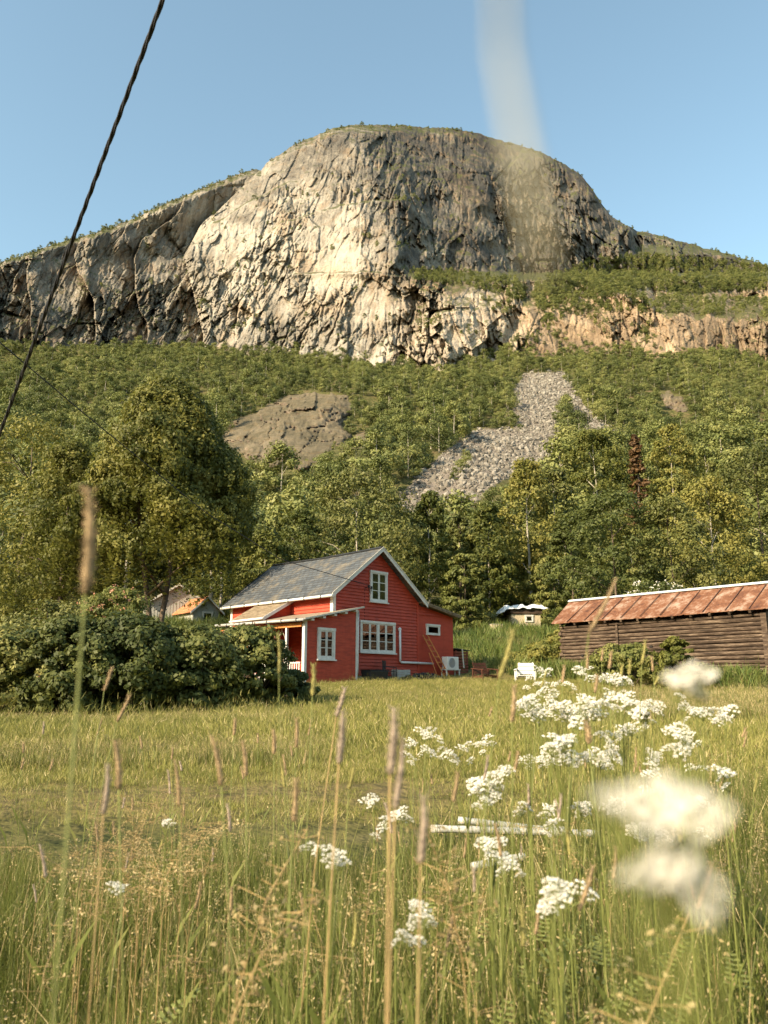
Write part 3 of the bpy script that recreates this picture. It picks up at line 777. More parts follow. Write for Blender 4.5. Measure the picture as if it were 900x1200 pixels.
ok &= ~in_poly(um_, vm_, OPEN[0])
for p in OPEN[1:]: ok &= ~(in_poly(uc_, vc_, p) | in_poly(ut_, vtp_, p))
dens = 0.55 + 0.9 * fbm(Xc / 40, Yc / 40, 71, 3)
ok &= rng.random(N0) < np.clip(dens + 0.5, 0.25, 1)
# a few trees stand inside the scree
Xc, Yc, Zc, sz = Xc[ok], Yc[ok], Zc[ok], sz[ok]
# thin out neighbours closer than 4 m
order = np.argsort(Yc); Xc, Yc, Zc, sz = Xc[order], Yc[order], Zc[order], sz[order]
grid = {}; keep = []
for i in range(len(Xc)):
    g_ = (int(Xc[i] // 6.0), int(Yc[i] // 6.0)); bad = False
    for a in (-1, 0, 1):
        for b in (-1, 0, 1):
            for j in grid.get((g_[0] + a, g_[1] + b), ()):
                if (Xc[i] - Xc[j]) ** 2 + (Yc[i] - Yc[j]) ** 2 < (3.2 + 1.8 * sz[i]) ** 2: bad = True
    if not bad: keep.append(i); grid.setdefault(g_, []).append(i)
Xc, Yc, Zc, sz = Xc[keep], Yc[keep], Zc[keep], sz[keep]
extra = [(545, 545, 1.0), (538, 552, .9), (533, 560, .8), (548, 535, .7), (657, 478, .9), (652, 488, 1.0), (660, 495, 1.0), (664, 505, .8), (655, 500, .8), (672, 512, .9), (668, 522, .9), (680, 520, .8), (600, 476, .9), (592, 488, 1), (603, 490, .8), (610, 502, .8), (585, 496, 1.0)]
ex = []
for (u, v, s_) in extra:
    Y = hill_hit(u, v + 4); X = at(u, v, Y)[0]; ex.append((X, Y, float(ground(X, Y)), s_ * 0.62))
sc_all = sz
LAB = ['rounded light green birch on the lower slope behind the houses', 'leafy birch on the middle slope between the rock dome and the scree', 'small birch high on the slope below the cliff']
n_ind = 0
inframe = np.abs(Xc / Yc) < 0.56
ind = np.nonzero(inframe)[0][:283]
mask_ind = np.zeros(len(Xc), bool); mask_ind[ind] = True
src_objs = [None] * 5
def slope_tree(X, Y, Z, s_, k):
    o = link('slope_birch', far_src[k], None, (X, Y, Z - 0.3)); o.rotation_euler = (0, 0, random.random() * 6.28); o.scale = (s_, s_, s_)
    u = float(topx(X, Y, Z)[0])
    where = ('behind the weeping birch' if u < 230 else 'straight below the rock dome' if u < 345 else 'behind the broad dark tree over the roof' if u < 450 else
             'at the left foot of the scree' if u < 540 else 'below the middle of the scree' if u < 640 else 'below the right branch of the scree' if u < 720 else 'above the right end of the barn')
    if s_ < 0.63: lab = 'small birch standing in or beside the bare scree'
    else: lab = ('tall leafy birch low on the slope ' if Y < 120 else 'rounded light green birch on the slope ' if Y < 150 else 'smaller birch higher on the slope ') + where
    tag(o, lab, 'tree', 'birches of the wooded slope below the cliff')
    if src_objs[k] is None: src_objs[k] = o
random.seed(4)
for i in ind: slope_tree(Xc[i], Yc[i], Zc[i], float(sc_all[i]), random.randrange(5))
for (X, Y, Z, s_) in ex: slope_tree(X, Y, Z, s_, random.randrange(5))
rest = ~mask_ind
n = rest.sum()
scatter('forest', np.stack([Xc[rest], Yc[rest], Zc[rest] - 0.3], 1), sc_all[rest], np.stack([np.zeros(n), np.zeros(n), rng.random(n) * 6.28], 1), rng.integers(0, 5, n), src_objs)

# bushes on the mountain's shelves and along its skyline
MB_POLY = [([(620, 352), (640, 330), (690, 306), (740, 300), (812, 302), (900, 312), (900, 340), (812, 345), (760, 340), (700, 346), (650, 352)], 1500),
           ([(480, 318), (530, 316), (600, 326), (618, 340), (610, 356), (590, 346), (540, 336), (490, 330)], 330),
           ([(560, 350), (600, 352), (604, 368), (575, 366)], 26), ([(735, 372), (765, 380), (790, 420), (760, 412)], 22),
           ([(690, 372), (712, 372), (716, 400), (700, 396)], 12), ([(625, 352), (700, 345), (960, 350), (960, 376), (740, 366), (690, 366), (640, 385)], 330), ([(600, 400), (640, 372), (660, 392), (620, 412)], 40), ([(630, 330), (660, 330), (650, 360), (625, 356)], 30),
           ([(490, 372), (520, 368), (516, 384), (492, 386)], 14), ([(450, 232), (476, 226), (500, 238), (470, 244)], 10)]
pts = []
for poly, cnt in MB_POLY:
    a = np.array(poly); got = 0
    while got < cnt:
        u = rng.uniform(a[:, 0].min(), a[:, 0].max()); v = rng.uniform(a[:, 1].min(), a[:, 1].max())
        if in_poly(np.array([u]), np.array([v]), poly)[0]: pts.append((u, v)); got += 1
for u in np.arange(-60, 980, 2.2):
    vv = float(np.interp(u, us, vt)); pr = 0.8 if (u < 300) else 0.45 if u > 560 else 0.35
    if rng.random() < pr: pts.append((u + rng.normal(), vv + rng.uniform(0.5, 3.5)))
for q in range(700):
    u = rng.uniform(60, 700); v = rng.uniform(195, 405)
    if fbm(np.array(u / 30), np.array(v / 12), 91, 2) > 0.22: pts.append((u, v))
pp = []
for (u, v) in pts:
    iu = int(np.clip(round((u - us[0]) / 1.0), 0, len(us) - 1)); w_ = (475 - v) / (475 - vt[iu]); iw = int(np.clip(round(w_ * (NW - 1)), 0, NW - 1))
    p = MV[iw, iu]; pp.append((p[0], p[1], p[2] - 1.0))
n = len(pp)
scatter('mountain_scrub', np.array(pp), (0.30 + 0.35 * rng.random(n)) * np.array([1.45 if (q[0] > 600 and 295 < q[1] < 375) else 1.0 for q in pts]), np.stack([np.zeros(n), np.zeros(n), rng.random(n) * 6.28], 1), rng.integers(0, 5, n), src_objs)

# ------------------------------------------------------------------ stones of the scree
def stone_mesh(seed, mat='scree_stone', n=1):
    rg = np.random.default_rng(seed)
    import bmesh
    bm = bmesh.new(); bmesh.ops.create_icosphere(bm, subdivisions=2, radius=0.5)
    planes = rg.normal(size=(9, 3)); planes /= np.linalg.norm(planes, axis=1, keepdims=True); offs = 0.26 + 0.16 * rg.random(9)
    for v in bm.verts:
        c = np.array(v.co)
        for p, o_ in zip(planes, offs):
            d = c @ p
            if d > o_: c = c - p * (d - o_)
        v.co = c * np.array([1.2, 0.95, 0.8])
    me = bpy.data.meshes.new('stone'); bm.to_mesh(me); bm.free(); me.materials.append(M[mat]); return me
t = NT('scree_stone'); r_ = t.node('ShaderNodeObjectInfo').outputs['Random']; n_ = t.noise(t.coord('Object'), 1.5, 4, 0.6)
t.bump(n_, 0.5, 0.05)
M['scree_stone'] = t.base(t.ramp(t.math('ADD', t.math('MULTIPLY', r_, 0.7), t.math('MULTIPLY', n_, 0.3)), [(0.1, (0.08, 0.072, 0.06)), (0.5, (0.185, 0.168, 0.14)), (0.95, (0.31, 0.285, 0.245))]), 0.9, 0.15)
st_src = []
for k, (u, v, lab) in enumerate(((520, 566, 'pale angular boulder low on the scree, near its left foot'), (618, 520, 'pale angular boulder in the middle of the scree'), (640, 545, 'pale angular boulder near the lower right side of the scree'))):
    Y = hill_hit(u, v); p = at(u, v, Y)
    o = link('boulder', stone_mesh(500 + k), None, (p[0], Y, float(ground(p[0], Y)) + 0.2)); o.scale = (2.2,) * 3
    tag(o, lab, 'boulder', 'boulders of the scree'); st_src.append(o)
P_ = []
N1 = 60000
Ys = np.sqrt(rng.random(N1) * (600 ** 2 - 150 ** 2) + 150 ** 2); ts = -0.03 + rng.random(N1) * 0.36
Xs = Ys * ts; Zs = ground(Xs, Ys); us_, vs_ = topx(Xs, Ys, Zs)
m = np.zeros(N1, bool)
for p in SCREE: m |= in_poly(us_ + rng.normal(size=N1) * 2, vs_ + rng.normal(size=N1) * 2, p)
Xs, Ys, Zs = Xs[m], Ys[m], Zs[m]; n = len(Xs)
scatter('scree_stones', np.stack([Xs, Ys, Zs + 0.1], 1), 0.55 + 2.3 * rng.random(n) ** 5, rng.random((n, 3)) * 6.28, rng.integers(0, 3, n), st_src)
#PART2
# ------------------------------------------------------------------ the red house (local x along the gable wall, y back along the side wall, z=0 at eye height)
A0 = at(389, 803, 36.0)
HA = math.radians(46.6)
GX, GY = math.cos(HA), math.sin(HA)
HOUSE = empty('house', (A0[0], A0[1], EZ), HA)
tag(HOUSE, 'red wooden house with white trim, slate gable roof, veranda and lean-to, behind the rose hedge', 'house')
def hloc(x, y, z=0.0):
    """house coordinates to world"""
    return (A0[0] + x * GX - y * GY, A0[1] + x * GY + y * GX, EZ + z)

def siding(mb, poly, axis, base, out, h=0.155, jit=0.0, seed=0, tilt=0.045, thick=0.05):
    """overlapping boards filling a polygon given in (a, z); axis 'x' = wall running along x, facing -y"""
    zs = [p[1] for p in poly]; z = min(zs); n = len(poly)
    def span(zz):
        xs = []
        for i in range(n):
            (x1, z1), (x2, z2) = poly[i], poly[(i + 1) % n]
            if (z1 - zz) * (z2 - zz) < 0 or z1 == zz:
                if z1 != z2: xs.append(x1 + (x2 - x1) * (zz - z1) / (z2 - z1))
        return (min(xs), max(xs)) if len(xs) > 1 else None
    while z < max(zs) - 0.01:
        z1 = min(z + h, max(zs)); a = span(z + 0.002); b = span(z1 - 0.002)
        if a and b:
            V = []
            for (xx, zz, o_) in ((a[0], z, tilt), (a[1], z, tilt), (b[1], z1, 0), (b[0], z1, 0)):
                V.append((xx, base - out * o_, zz) if axis == 'x' else (base - out * o_, xx, zz))
            for (xx, zz) in ((a[0], z), (a[1], z), (b[1], z1), (b[0], z1)):
                V.append((xx, base + out * thick, zz) if axis == 'x' else (base + out * thick, xx, zz))
            mb.add(V, [(0, 1, 2, 3), (4, 7, 6, 5), (0, 4, 5, 1), (3, 2, 6, 7), (0, 3, 7, 4), (1, 5, 6, 2)])
        z = z1

W_, LS = 5.86, 7.78
ZE, ZR = 4.28, 6.50                     # eave and ridge of the walls
mb = MB(); siding(mb, [(0, 0.52), (W_, 0.52), (W_, ZE), (W_ / 2, ZR), (0, ZE)], 'x', 0.0, 1)
mb.build('gable_wall', M['red'], HOUSE)
mb = MB(); siding(mb, [(0.03, 0.0), (LS, 0.0), (LS, ZE), (0.03, ZE)], 'y', 0.0, 1); mb.build('side_wall', M['red'], HOUSE)
mb = MB(); mb.box(W_ - 0.05, W_, 0.06, LS, 0.3, ZE); mb.prism([(0.05, 0.3), (W_ - 0.05, 0.3), (W_ - 0.05, ZE), (W_ / 2, ZR), (0.05, ZE)], 'y', LS - 0.05, LS)
mb.box(0.06, W_ - 0.06, 0.3, LS - 0.06, ZE - 0.1, ZE - 0.05); mb.build('back_wall', M['red_flat'], HOUSE)
mb = MB()
for k in range(22):
    for r in range(3):
        x0 = -0.1 + k * 0.29 + (r % 2) * 0.13 + random.uniform(-.02, .02)
        mb.box(x0, x0 + 0.27, -0.02 - random.random() * 0.03, 0.1, -0.15 + r * 0.22, 0.05 + r * 0.22 + random.uniform(-.01, .01))
mb.box(-0.1, W_, 0.02, 0.3, -0.2, 0.5)
mb.build('foundation', M['stone'], HOUSE, bevel=0.02)
# slate roof: two slopes with thickness, slightly sagging ridge
def roof_slope(name, side):
    ny, nx = 26, 10
    V = []; Fs = []
    x0, x1 = (-0.38, W_ / 2) if side < 0 else (W_ + 0.38, W_ / 2)
    z0 = ZE - 0.38 * (ZR - ZE) / (W_ / 2)
    for L, off in ((0, 0.15), (1, 0.03)):
        for i in range(ny + 1):
            y = -0.36 + (LS + 0.72) * i / ny
            for j in range(nx + 1):
                k = j / nx; sag = -0.07 * math.sin(math.pi * i / ny) - 0.04 * math.sin(math.pi * k) + 0.012 * math.sin(i * 2.1 + j)
                V.append((x0 + (x1 - x0) * k, y, z0 + (ZR - z0) * k + off + sag))
    n = (ny + 1) * (nx + 1)
    def I(l, i, j): return l * n + i * (nx + 1) + j
    for i in range(ny):
        for j in range(nx):
            Fs.append((I(0, i, j), I(0, i, j + 1), I(0, i + 1, j + 1), I(0, i + 1, j))); Fs.append((I(1, i, j), I(1, i + 1, j), I(1, i + 1, j + 1), I(1, i, j + 1)))
    for i in range(ny): Fs.append((I(0, i, 0), I(0, i + 1, 0), I(1, i + 1, 0), I(1, i, 0)))
    for j in range(nx):
        Fs.append((I(0, 0, j), I(1, 0, j), I(1, 0, j + 1), I(0, 0, j + 1))); Fs.append((I(0, ny, j), I(0, ny, j + 1), I(1, ny, j + 1), I(1, ny, j)))
    mb = MB(); mb.add(V, Fs); return mb.build(name, M['slate'], HOUSE)
RF = roof_slope('roof', -1); roof_slope('roof', 1)
mb = MB(); mb.tube([(W_ / 2, -0.3, ZR + 0.165), (W_ / 2, 4, ZR + 0.09), (W_ / 2, LS + 0.36, ZR + 0.165)], 0.07, 6); mb.build('ridge_cap', M['black'], RF)
# barge boards
def barge(p, q, y, w=0.20, t=0.035, name='barge_board', mat='white', parent=None):
    mb = MB(); mb.add([(p[0], y, p[1] - w), (q[0], y, q[1] - w), (q[0], y, q[1]), (p[0], y, p[1]), (p[0], y + t, p[1] - w), (q[0], y + t, q[1] - w), (q[0], y + t, q[1]), (p[0], y + t, p[1])],
        [(0, 1, 2, 3), (4, 7, 6, 5), (0, 4, 5, 1), (3, 2, 6, 7), (0, 3, 7, 4), (1, 5, 6, 2)]); return mb.build(name, M[mat], parent or HOUSE)
zb = ZE - 0.40 * (ZR - ZE) / (W_ / 2)
barge((-0.40, zb + 0.17), (W_ / 2, ZR + 0.17), -0.40); barge((W_ + 0.40, zb + 0.17), (W_ / 2, ZR + 0.17), -0.40)
barge((-0.42, zb + 0.20), (W_ / 2, ZR + 0.20), -0.425, 0.07, 0.022, 'barge_trim', 'pale_wood'); barge((W_ + 0.42, zb + 0.20), (W_ / 2, ZR + 0.20), -0.425, 0.07, 0.022, 'barge_trim', 'pale_wood')
barge((-0.40, zb + 0.17), (W_ / 2, ZR + 0.17), LS + 0.38, 0.18, 0.03, 'barge_board', 'black')
mb = MB(); mb.tube([(-0.44, -0.40, zb + 0.06), (-0.44, LS + 0.35, zb + 0.03)], 0.065, 8); g_ = mb.build('gutter', M['white_metal'], HOUSE, True)
mb = MB()
for k in range(7): mb.box(-0.515, -0.36, 0.3 + k * 1.15, 0.34 + k * 1.15, zb - 0.02, zb + 0.135)
mb.build('gutter_bracket', M['black'], g_)
mb = MB(); mb.box(-0.035, 0.12, -0.055, -0.02, 0.3, ZE - 0.05); mb.box(-0.055, -0.02, -0.055, 0.14, 0.3, ZE - 0.05); mb.build('corner_board', M['white'], HOUSE)
mb = MB(); mb.box(-0.055, -0.02, LS - 0.14, LS + 0.03, 0, ZE - 0.05); mb.build('corner_board', M['white'], HOUSE)
mb = MB(); mb.box(W_ - 0.06, W_ + 0.07, -0.05, -0.015, 0.5, ZE - 0.05); mb.build('corner_board', M['red_flat'], HOUSE)

def window(x0, x1, z0, z1, y, cols, rows, trim=0.11, parent=None, sill=True, curtain='right', mull=None, tmat='white'):
    """window in a wall facing -y: trim, sashes with glazing bars, panes, a near-black backing sheet as the unlit room, with a curtain"""
    fr = MB(); d = 0.075
    fr.box(x0, x0 + trim, y - d, y + 0.01, z0, z1); fr.box(x1 - trim, x1, y - d, y + 0.01, z0, z1)
    fr.box(x0 - 0.02, x1 + 0.02, y - d - 0.015, y + 0.01, z1 - trim * 0.9, z1 + 0.02); fr.box(x0 + trim, x1 - trim, y - d, y + 0.01, z0, z0 + trim * 0.8)
    f = fr.build('window', M[tmat], parent or HOUSE)
    if sill:
        mb = MB(); mb.box(x0 - 0.05, x1 + 0.05, y - d - 0.06, y - 0.01, z0 - 0.06, z0 - 0.003); mb.build('sill', M['white'], f)
    ix0, ix1, iz0, iz1 = x0 + trim, x1 - trim, z0 + trim * 0.8, z1 - trim * 0.9
    nleaf = cols; wl = (ix1 - ix0) / nleaf
    for k in range(nleaf):
        a, b = ix0 + k * wl + 0.008, ix0 + (k + 1) * wl - 0.008; s_ = 0.05
        if mull and k % 2 == 0 and k: a += mull / 2
        if mull and k % 2 == 1 and k < nleaf - 1: b -= mull / 2
        mb = MB(); yy0, yy1 = y - 0.060, y - 0.028
        mb.box(a, a + s_, yy0, yy1, iz0, iz1); mb.box(b - s_, b, yy0, yy1, iz0, iz1); mb.box(a + s_, b - s_, yy0, yy1, iz0, iz0 + s_); mb.box(a + s_, b - s_, yy0, yy1, iz1 - s_, iz1)
        for r in range(1, rows):
            zz = iz0 + s_ + (iz1 - iz0 - 2 * s_) * r / rows; mb.box(a + s_, b - s_, yy0 + 0.006, yy1 - 0.004, zz - 0.016, zz + 0.016)
        sh = mb.build('sash', M['white'], f)
        mb = MB(); mb.box(a + 0.03, b - 0.03, y - 0.046, y - 0.042, iz0 + 0.03, iz1 - 0.03); mb.build('pane', M['glass'], f)
    if mull:
        xm = (x0 + x1) / 2; mb = MB(); mb.box(xm - mull / 2, xm + mull / 2, y - d + 0.004, y - 0.01, iz0, iz1); mb.build('mullion', M[tmat], f)
    mb = MB(); mb.box(ix0, ix1, y - 0.026, y - 0.024, iz0, iz1); mb.build('dark_backing', M['unlit_black'], f)  # flat sheet on the wall; the room's darkness is in its colour
    mb = MB()
    for k in range(nleaf):
        a, b = ix0 + k * wl, ix0 + (k + 1) * wl
        if curtain == 'right': a = b - wl * 0.42
        elif curtain == 'sides': (a, b) = (a, a + wl * 0.3) if k % 2 == 0 else (b - wl * 0.3, b)
        elif curtain is None: continue
        n_ = 10; V = []
        for q in range(n_ + 1):
            xq = a + (b - a) * q / n_; yo = y - 0.031 + 0.004 * math.sin(q * 2.2)
            V += [(xq, yo, iz0 + 0.01), (xq, yo, iz1 - 0.01)]
        mb.add(V, [(2 * q, 2 * q + 2, 2 * q + 3, 2 * q + 1) for q in range(n_)])
    if mb.v: mb.build('curtain', M['curtain'], f)
    return f
window(1.69, 4.12, 1.60, 3.06, -0.02, 4, 3, 0.10, mull=0.09)
window(2.36, 3.56, 4.02, 5.50, -0.02, 2, 3, 0.10)
# heat pump pipe cover
mb = MB(); mb.tube([(4.44, -0.10, 2.80), (4.44, -0.10, 1.24), (4.50, -0.10, 1.18), (6.9, -0.14, 1.16)], 0.055, 8); mb.tube([(4.44, 0.0, 2.76), (4.44, -0.13, 2.82)], 0.07, 8)
mb.build('pipe_cover', M['white_metal'], HOUSE, True)
# electric bracket with insulators and the line down the wall
mb = MB(); mb.tube([(2.03, 0, 4.62), (2.03, -0.25, 4.66), (2.03, -0.3, 4.75)], 0.018, 6); mb.tube([(2.35, 0, 4.6), (2.35, -0.16, 4.6)], 0.015, 6)
mb.tube([(2.03, -0.02, 4.6), (2.03, -0.02, 2.9)], 0.012, 5)
mb.tube([(2.03, -0.22, 4.68), (2.15, -0.2, 4.5), (2.3, -0.12, 4.42), (2.42, -0.1, 4.52), (2.35, -0.14, 4.64)], 0.012, 5)
mb.tube([(2.03, -0.3, 4.60), (2.03, -0.3, 4.74)], 0.05, 8); mb.tube([(2.35, -0.16, 4.6), (2.35, -0.16, 4.72)], 0.045, 8)
mb.build('power_bracket', M['black'], HOUSE)

# lean-to at the right end
E0, E1 = W_ + 0.07, 8.78
mb = MB(); mb.prism([(E0, 0.3), (E1, 0.3), (E1, 3.62), (E0, 4.12)], 'y', 0.02, 3.6); mb.build('lean_to_wall', M['red_flat'], HOUSE)
mb = MB(); siding(mb, [(E0, 3.62), (7.9, 3.62), (E0 + 0.02, 4.05)], 'x', 0.0, 1, 0.14); mb.build('lean_to_boards', M['red'], HOUSE)
def slope_slab(mb, xa, za, xb, zb, y0, y1, th, mi=0):
    mb.add([(xa, y0, za), (xb, y0, zb), (xb, y1, zb), (xa, y1, za), (xa, y0, za - th), (xb, y0, zb - th), (xb, y1, zb - th), (xa, y1, za - th)],
           [(0, 1, 2, 3), (4, 7, 6, 5), (0, 4, 5, 1), (1, 5, 6, 2), (2, 6, 7, 3), (3, 7, 4, 0)], mi)
mb = MB(); slope_slab(mb, W_ + 0.10, 4.28, 9.05, 3.74, -0.38, 3.8, 0.09); mb.build('lean_to_roof', M['shingle'], HOUSE)
mb = MB(); slope_slab(mb, W_ + 0.10, 4.19, 9.03, 3.65, -0.36, -0.32, 0.07); mb.build('lean_to_fascia', M['shingle'], HOUSE)
window(6.55, 7.62, 2.62, 3.16, 0.015, 1, 1, 0.08, sill=False, curtain=None)

# side extension with its own lean-to roof
S0, S1_, SW = 2.84, 5.2, 1.7
mb = MB(); mb.prism([(-SW + 0.12, 0.0), (-0.03, 0.0), (-0.03, 3.98), (-SW + 0.12, 3.14)], 'y', S0 + 0.12, S1_ - 0.1); mb.build('entrance_wall', M['red'], HOUSE)
mb = MB(); slope_slab(mb, -SW - 0.12, 3.16, -0.03, 4.14, S0 - 0.05, S1_ + 0.1, 0.08); er = mb.build('entrance_roof', M['shingle'], HOUSE)
mb = MB(); slope_slab(mb, -SW - 0.12, 3.18, -0.03, 4.16, S0 - 0.085, S0 - 0.055, 0.17); mb.build('barge_board', M['white'], er)
mb = MB(); mb.tube([(-SW - 0.17, S0 - 0.1, 3.10), (-SW - 0.17, S1_ + 0.12, 3.07)], 0.055, 8); mb.build('gutter', M['white_metal'], er, True)
mb = MB(); mb.box(-SW + 0.09, -SW + 0.115, S0 + 0.6, S0 + 1.3, 1.2, 2.4); mb.build('entrance_window', M['white'], HOUSE)

# veranda: end wall with its window, posts, rail, roof
P0, P1, PY = -2.35, 0.72, -0.80
mb = MB(); siding(mb, [(P0, 0.10), (P1, 0.10), (P1, 3.40), (P0, 2.76)], 'x', PY, 1, 0.125, tilt=0.008, thick=0.06); mb.build('porch_wall', M['red'], HOUSE)
mb = MB(); mb.box(P1 - 0.06, P1, PY + 0.07, -0.03, 0.1, 3.36); mb.build('porch_wall', M['red_flat'], HOUSE)
mb = MB(); mb.box(P0 - 0.05, P0 + 0.09, PY - 0.035, PY - 0.008, 0.05, 2.80); mb.box(P0 - 0.05, P0 - 0.02, PY - 0.008, PY + 0.12, 0.05, 2.80); mb.build('corner_board', M['white'], HOUSE)
mb = MB(); mb.box(P1 - 0.05, P1 + 0.06, PY - 0.035, PY - 0.008, 0.0, 3.36); mb.build('corner_board', M['white'], HOUSE)
mb = MB(); mb.tube([(P1 + 0.11, PY - 0.02, 3.42), (P1 + 0.11, PY + 0.0, 0.8), (P1 + 0.30, PY + 0.2, 0.55)], 0.03, 8); mb.build('downpipe', M['white_metal'], HOUSE, True)
window(-1.66, -0.65, 1.17, 2.50, PY - 0.01, 2, 3, 0.12, curtain=None)
mb = MB()
for (x, z, r) in ((-1.35, 1.42, .13), (-1.15, 1.40, .14), (-1.0, 1.48, .15), (-0.9, 1.65, .12), (-1.22, 1.55, .1)):
    mb.add([(x + r * math.cos(a) * (1 + .2 * math.sin(3 * a + x * 9)), PY - 0.040, z + r * math.sin(a)) for a in [k * math.pi / 5 for k in range(10)]], [tuple(range(10))])
mb.build('bedding', M['cloth'], HOUSE)
slope = (3.40 - 2.76) / (P1 - P0)
mb = MB(); zr = lambda x: 2.80 + slope * (x - P0)
slope_slab(mb, P0 - 0.30, zr(P0 - 0.30) + 0.09, P1 + 0.16, zr(P1 + 0.16) + 0.09, PY - 0.30, -0.02, 0.05)
slope_slab(mb, P0 - 0.30, zr(P0 - 0.30) + 0.09, -0.06, zr(-0.06) + 0.09, -0.02, 5.3, 0.05)
pr = mb.build('porch_roof', M['tan_roof'], HOUSE)
mb = MB(); slope_slab(mb, P0 - 0.30, zr(P0 - 0.30) + 0.115, P1 + 0.18, zr(P1 + 0.18) + 0.115, PY - 0.335, PY - 0.303, 0.075); mb.build('verge_strip', M['pale_wood'], pr)
for k in range(5):
    x = P0 + 0.12 + k * 0.66; mb = MB(); mb.box(x, x + 0.15, PY - 0.28, PY + 0.1, zr(x) - 0.055, zr(x) + 0.03); mb.build('rafter_tip', M['white'], pr)
mb = MB(); mb.tube([(P0 - 0.36, PY - 0.32, 2.77), (P0 - 0.36, 5.3, 2.84)], 0.06, 8); gt = mb.build('gutter', M['steel'], pr, True)
mb = MB()
for k in range(6): mb.box(P0 - 0.43, P0 - 0.29, PY + 0.1 + k * 1.0, PY + 0.14 + k * 1.0, 2.70, 2.86)
mb.build('gutter_bracket', M['black'], gt)
mb = MB(); mb.box(P0 - 0.10, P0 + 0.02, PY + 0.14, 5.2, 2.52, 2.70); mb.build('beam', M['orange_wood'], HOUSE)
for y in (0.35, 1.75, 3.3, 5.1):
    mb = MB(); mb.box(P0 - 0.09, P0 + 0.01, y - 0.05, y + 0.05, 0.05, 2.52); mb.build('post', M['white'], HOUSE)
mb = MB(); mb.box(P0 + 0.02, -0.08, PY + 0.1, 5.2, 0.02, 0.12); mb.build('veranda_floor', M['brown_wood'], HOUSE)
mb = MB(); mb.box(P0 - 0.075, P0 - 0.005, -0.6, 5.1, 0.98, 1.04)
for k in range(38): mb.box(P0 - 0.06, P0 - 0.02, -0.55 + k * 0.15, -0.50 + k * 0.15, 0.14, 0.98)
mb.build('railing', M['white'], HOUSE)
mb = MB(); mb.box(-0.12, -0.03, 0.6, 1.5, 0.1, 2.2); mb.build('door', M['white'], HOUSE)
mb = MB(); mb.box(-0.13, -0.122, 0.72, 1.38, 1.2, 2.05); mb.build('door_pane', M['unlit_black'], HOUSE)
mb = MB(); mb.box(P0 - 0.02, P1, PY + 0.0, PY + 0.05, -0.10, 0.085); mb.build('porch_sill', M['orange_wood'], HOUSE)
for k, x in enumerate((P0 + 0.1, -0.9, P1 - 0.15)):
    mb = MB(); mb.box(x - 0.1, x + 0.1, PY + 0.06, PY + 0.25, -0.3, 0.02); mb.build('footing', M['stone'], HOUSE)

# hanging chair on the veranda
HC = empty('hanging_chair', hloc(-2.1, 1.05, 1.2), HA); tag(HC, 'rope hanging chair frame under the veranda beam, beside the end wall', 'hanging chair')
mb = MB(); mb.bar((0, -0.40, 0.55), (0, 0.40, 0.45), 0.035); mb.build('spreader', M['new_wood'], HC)
mb = MB(); mb.tube([(0, 0, 1.32), (0, -0.40, 0.55), (0.1, -0.30, -0.1)], 0.018, 5); mb.tube([(0, 0, 1.32), (0, 0.40, 0.45), (0.1, 0.33, -0.15)], 0.018, 5); mb.build('rope', M['rope'], HC)
mb = MB()
for k in range(7): mb.tube([(0.05, -0.38 + k * 0.12, 0.5), (0.25, -0.33 + k * 0.11, 0.05), (0.0, -0.3 + k * 0.1, -0.25)], 0.03, 5)
mb.build('seat', M['cloth'], HC)

# ------------------------------------------------------------------ things by the house
def gnd(x, y): return float(ground(x, y))
def hthing(name, label, cat, x, y, rz=0.0, group=None, dz=0.0):
    p = hloc(x, y); o = empty(name, (p[0], p[1], gnd(p[0], p[1]) + dz), HA + rz); tag(o, label, cat, group); return o
LD = hthing('ladder', 'orange brown wooden ladder leaning on the red lean-to wall', 'ladder', 6.75, -0.75)
rail = []
zb_ = 0.0
for sx in (0, 0.42):
    mb = MB(); mb.bar((0.35 + sx, 0.0, 0.0), (-0.55 + sx * 0.85, 0.68, 2.15), 0.075, 0.045); mb.build('rail', M['orange_wood'], LD)
for k in range(7):
    t_ = 0.1 + k * 0.13; x0 = 0.35 - 0.9 * t_; mb = MB(); x1 = 0.77 - (0.90 + 0.063) * t_
    mb.bar((x0, 0.68 * t_, 2.15 * t_), (x1, 0.68 * t_, 2.15 * t_), 0.05, 0.05); mb.build('rung', M['orange_wood'], LD)
mb = MB(); mb.bar((-0.15, 0.05, 0), (-0.35, 0.45, 1.25), 0.045, 0.03); mb.build('brace', M['orange_wood'], LD)
HP = hthing('heat_pump', 'white outdoor heat pump unit standing on a low white stand', 'heat pump', 7.35, -0.55)
mb = MB(); mb.box(-0.02, 0.92, -0.18, 0.18, 0.42, 1.04); hb = mb.build('casing', M['white_metal'], HP, bevel=0.02)
mb = MB()
for r in (0.05, 0.10, 0.15, 0.20, 0.245):
    mb.tube([(0.36 + r * math.cos(a), -0.195, 0.73 + r * math.sin(a)) for a in [k * math.pi / 12 for k in range(25)]], 0.007, 4, False)
for k in range(8):
    a = k * math.pi / 8; mb.tube([(0.36 - .245 * math.cos(a), -0.19, 0.73 - .245 * math.sin(a)), (0.36 + .245 * math.cos(a), -0.19, 0.73 + .245 * math.sin(a))], 0.006, 4)
mb.build('fan_grille', M['steel'], hb)
mb = MB(); mb.tube([(0.36, -0.182, 0.73), (0.36, -0.186, 0.73)], 0.25, 24); mb.build('fan_opening', paint('grey_recess', (0.30, 0.31, 0.32), 0.1, 0.6, 9), hb)
mb = MB()
for k in range(9): mb.box(0.925, 0.935, -0.13, 0.13, 0.48 + k * 0.055, 0.50 + k * 0.055)
mb.build('side_vent', M['steel'], hb)
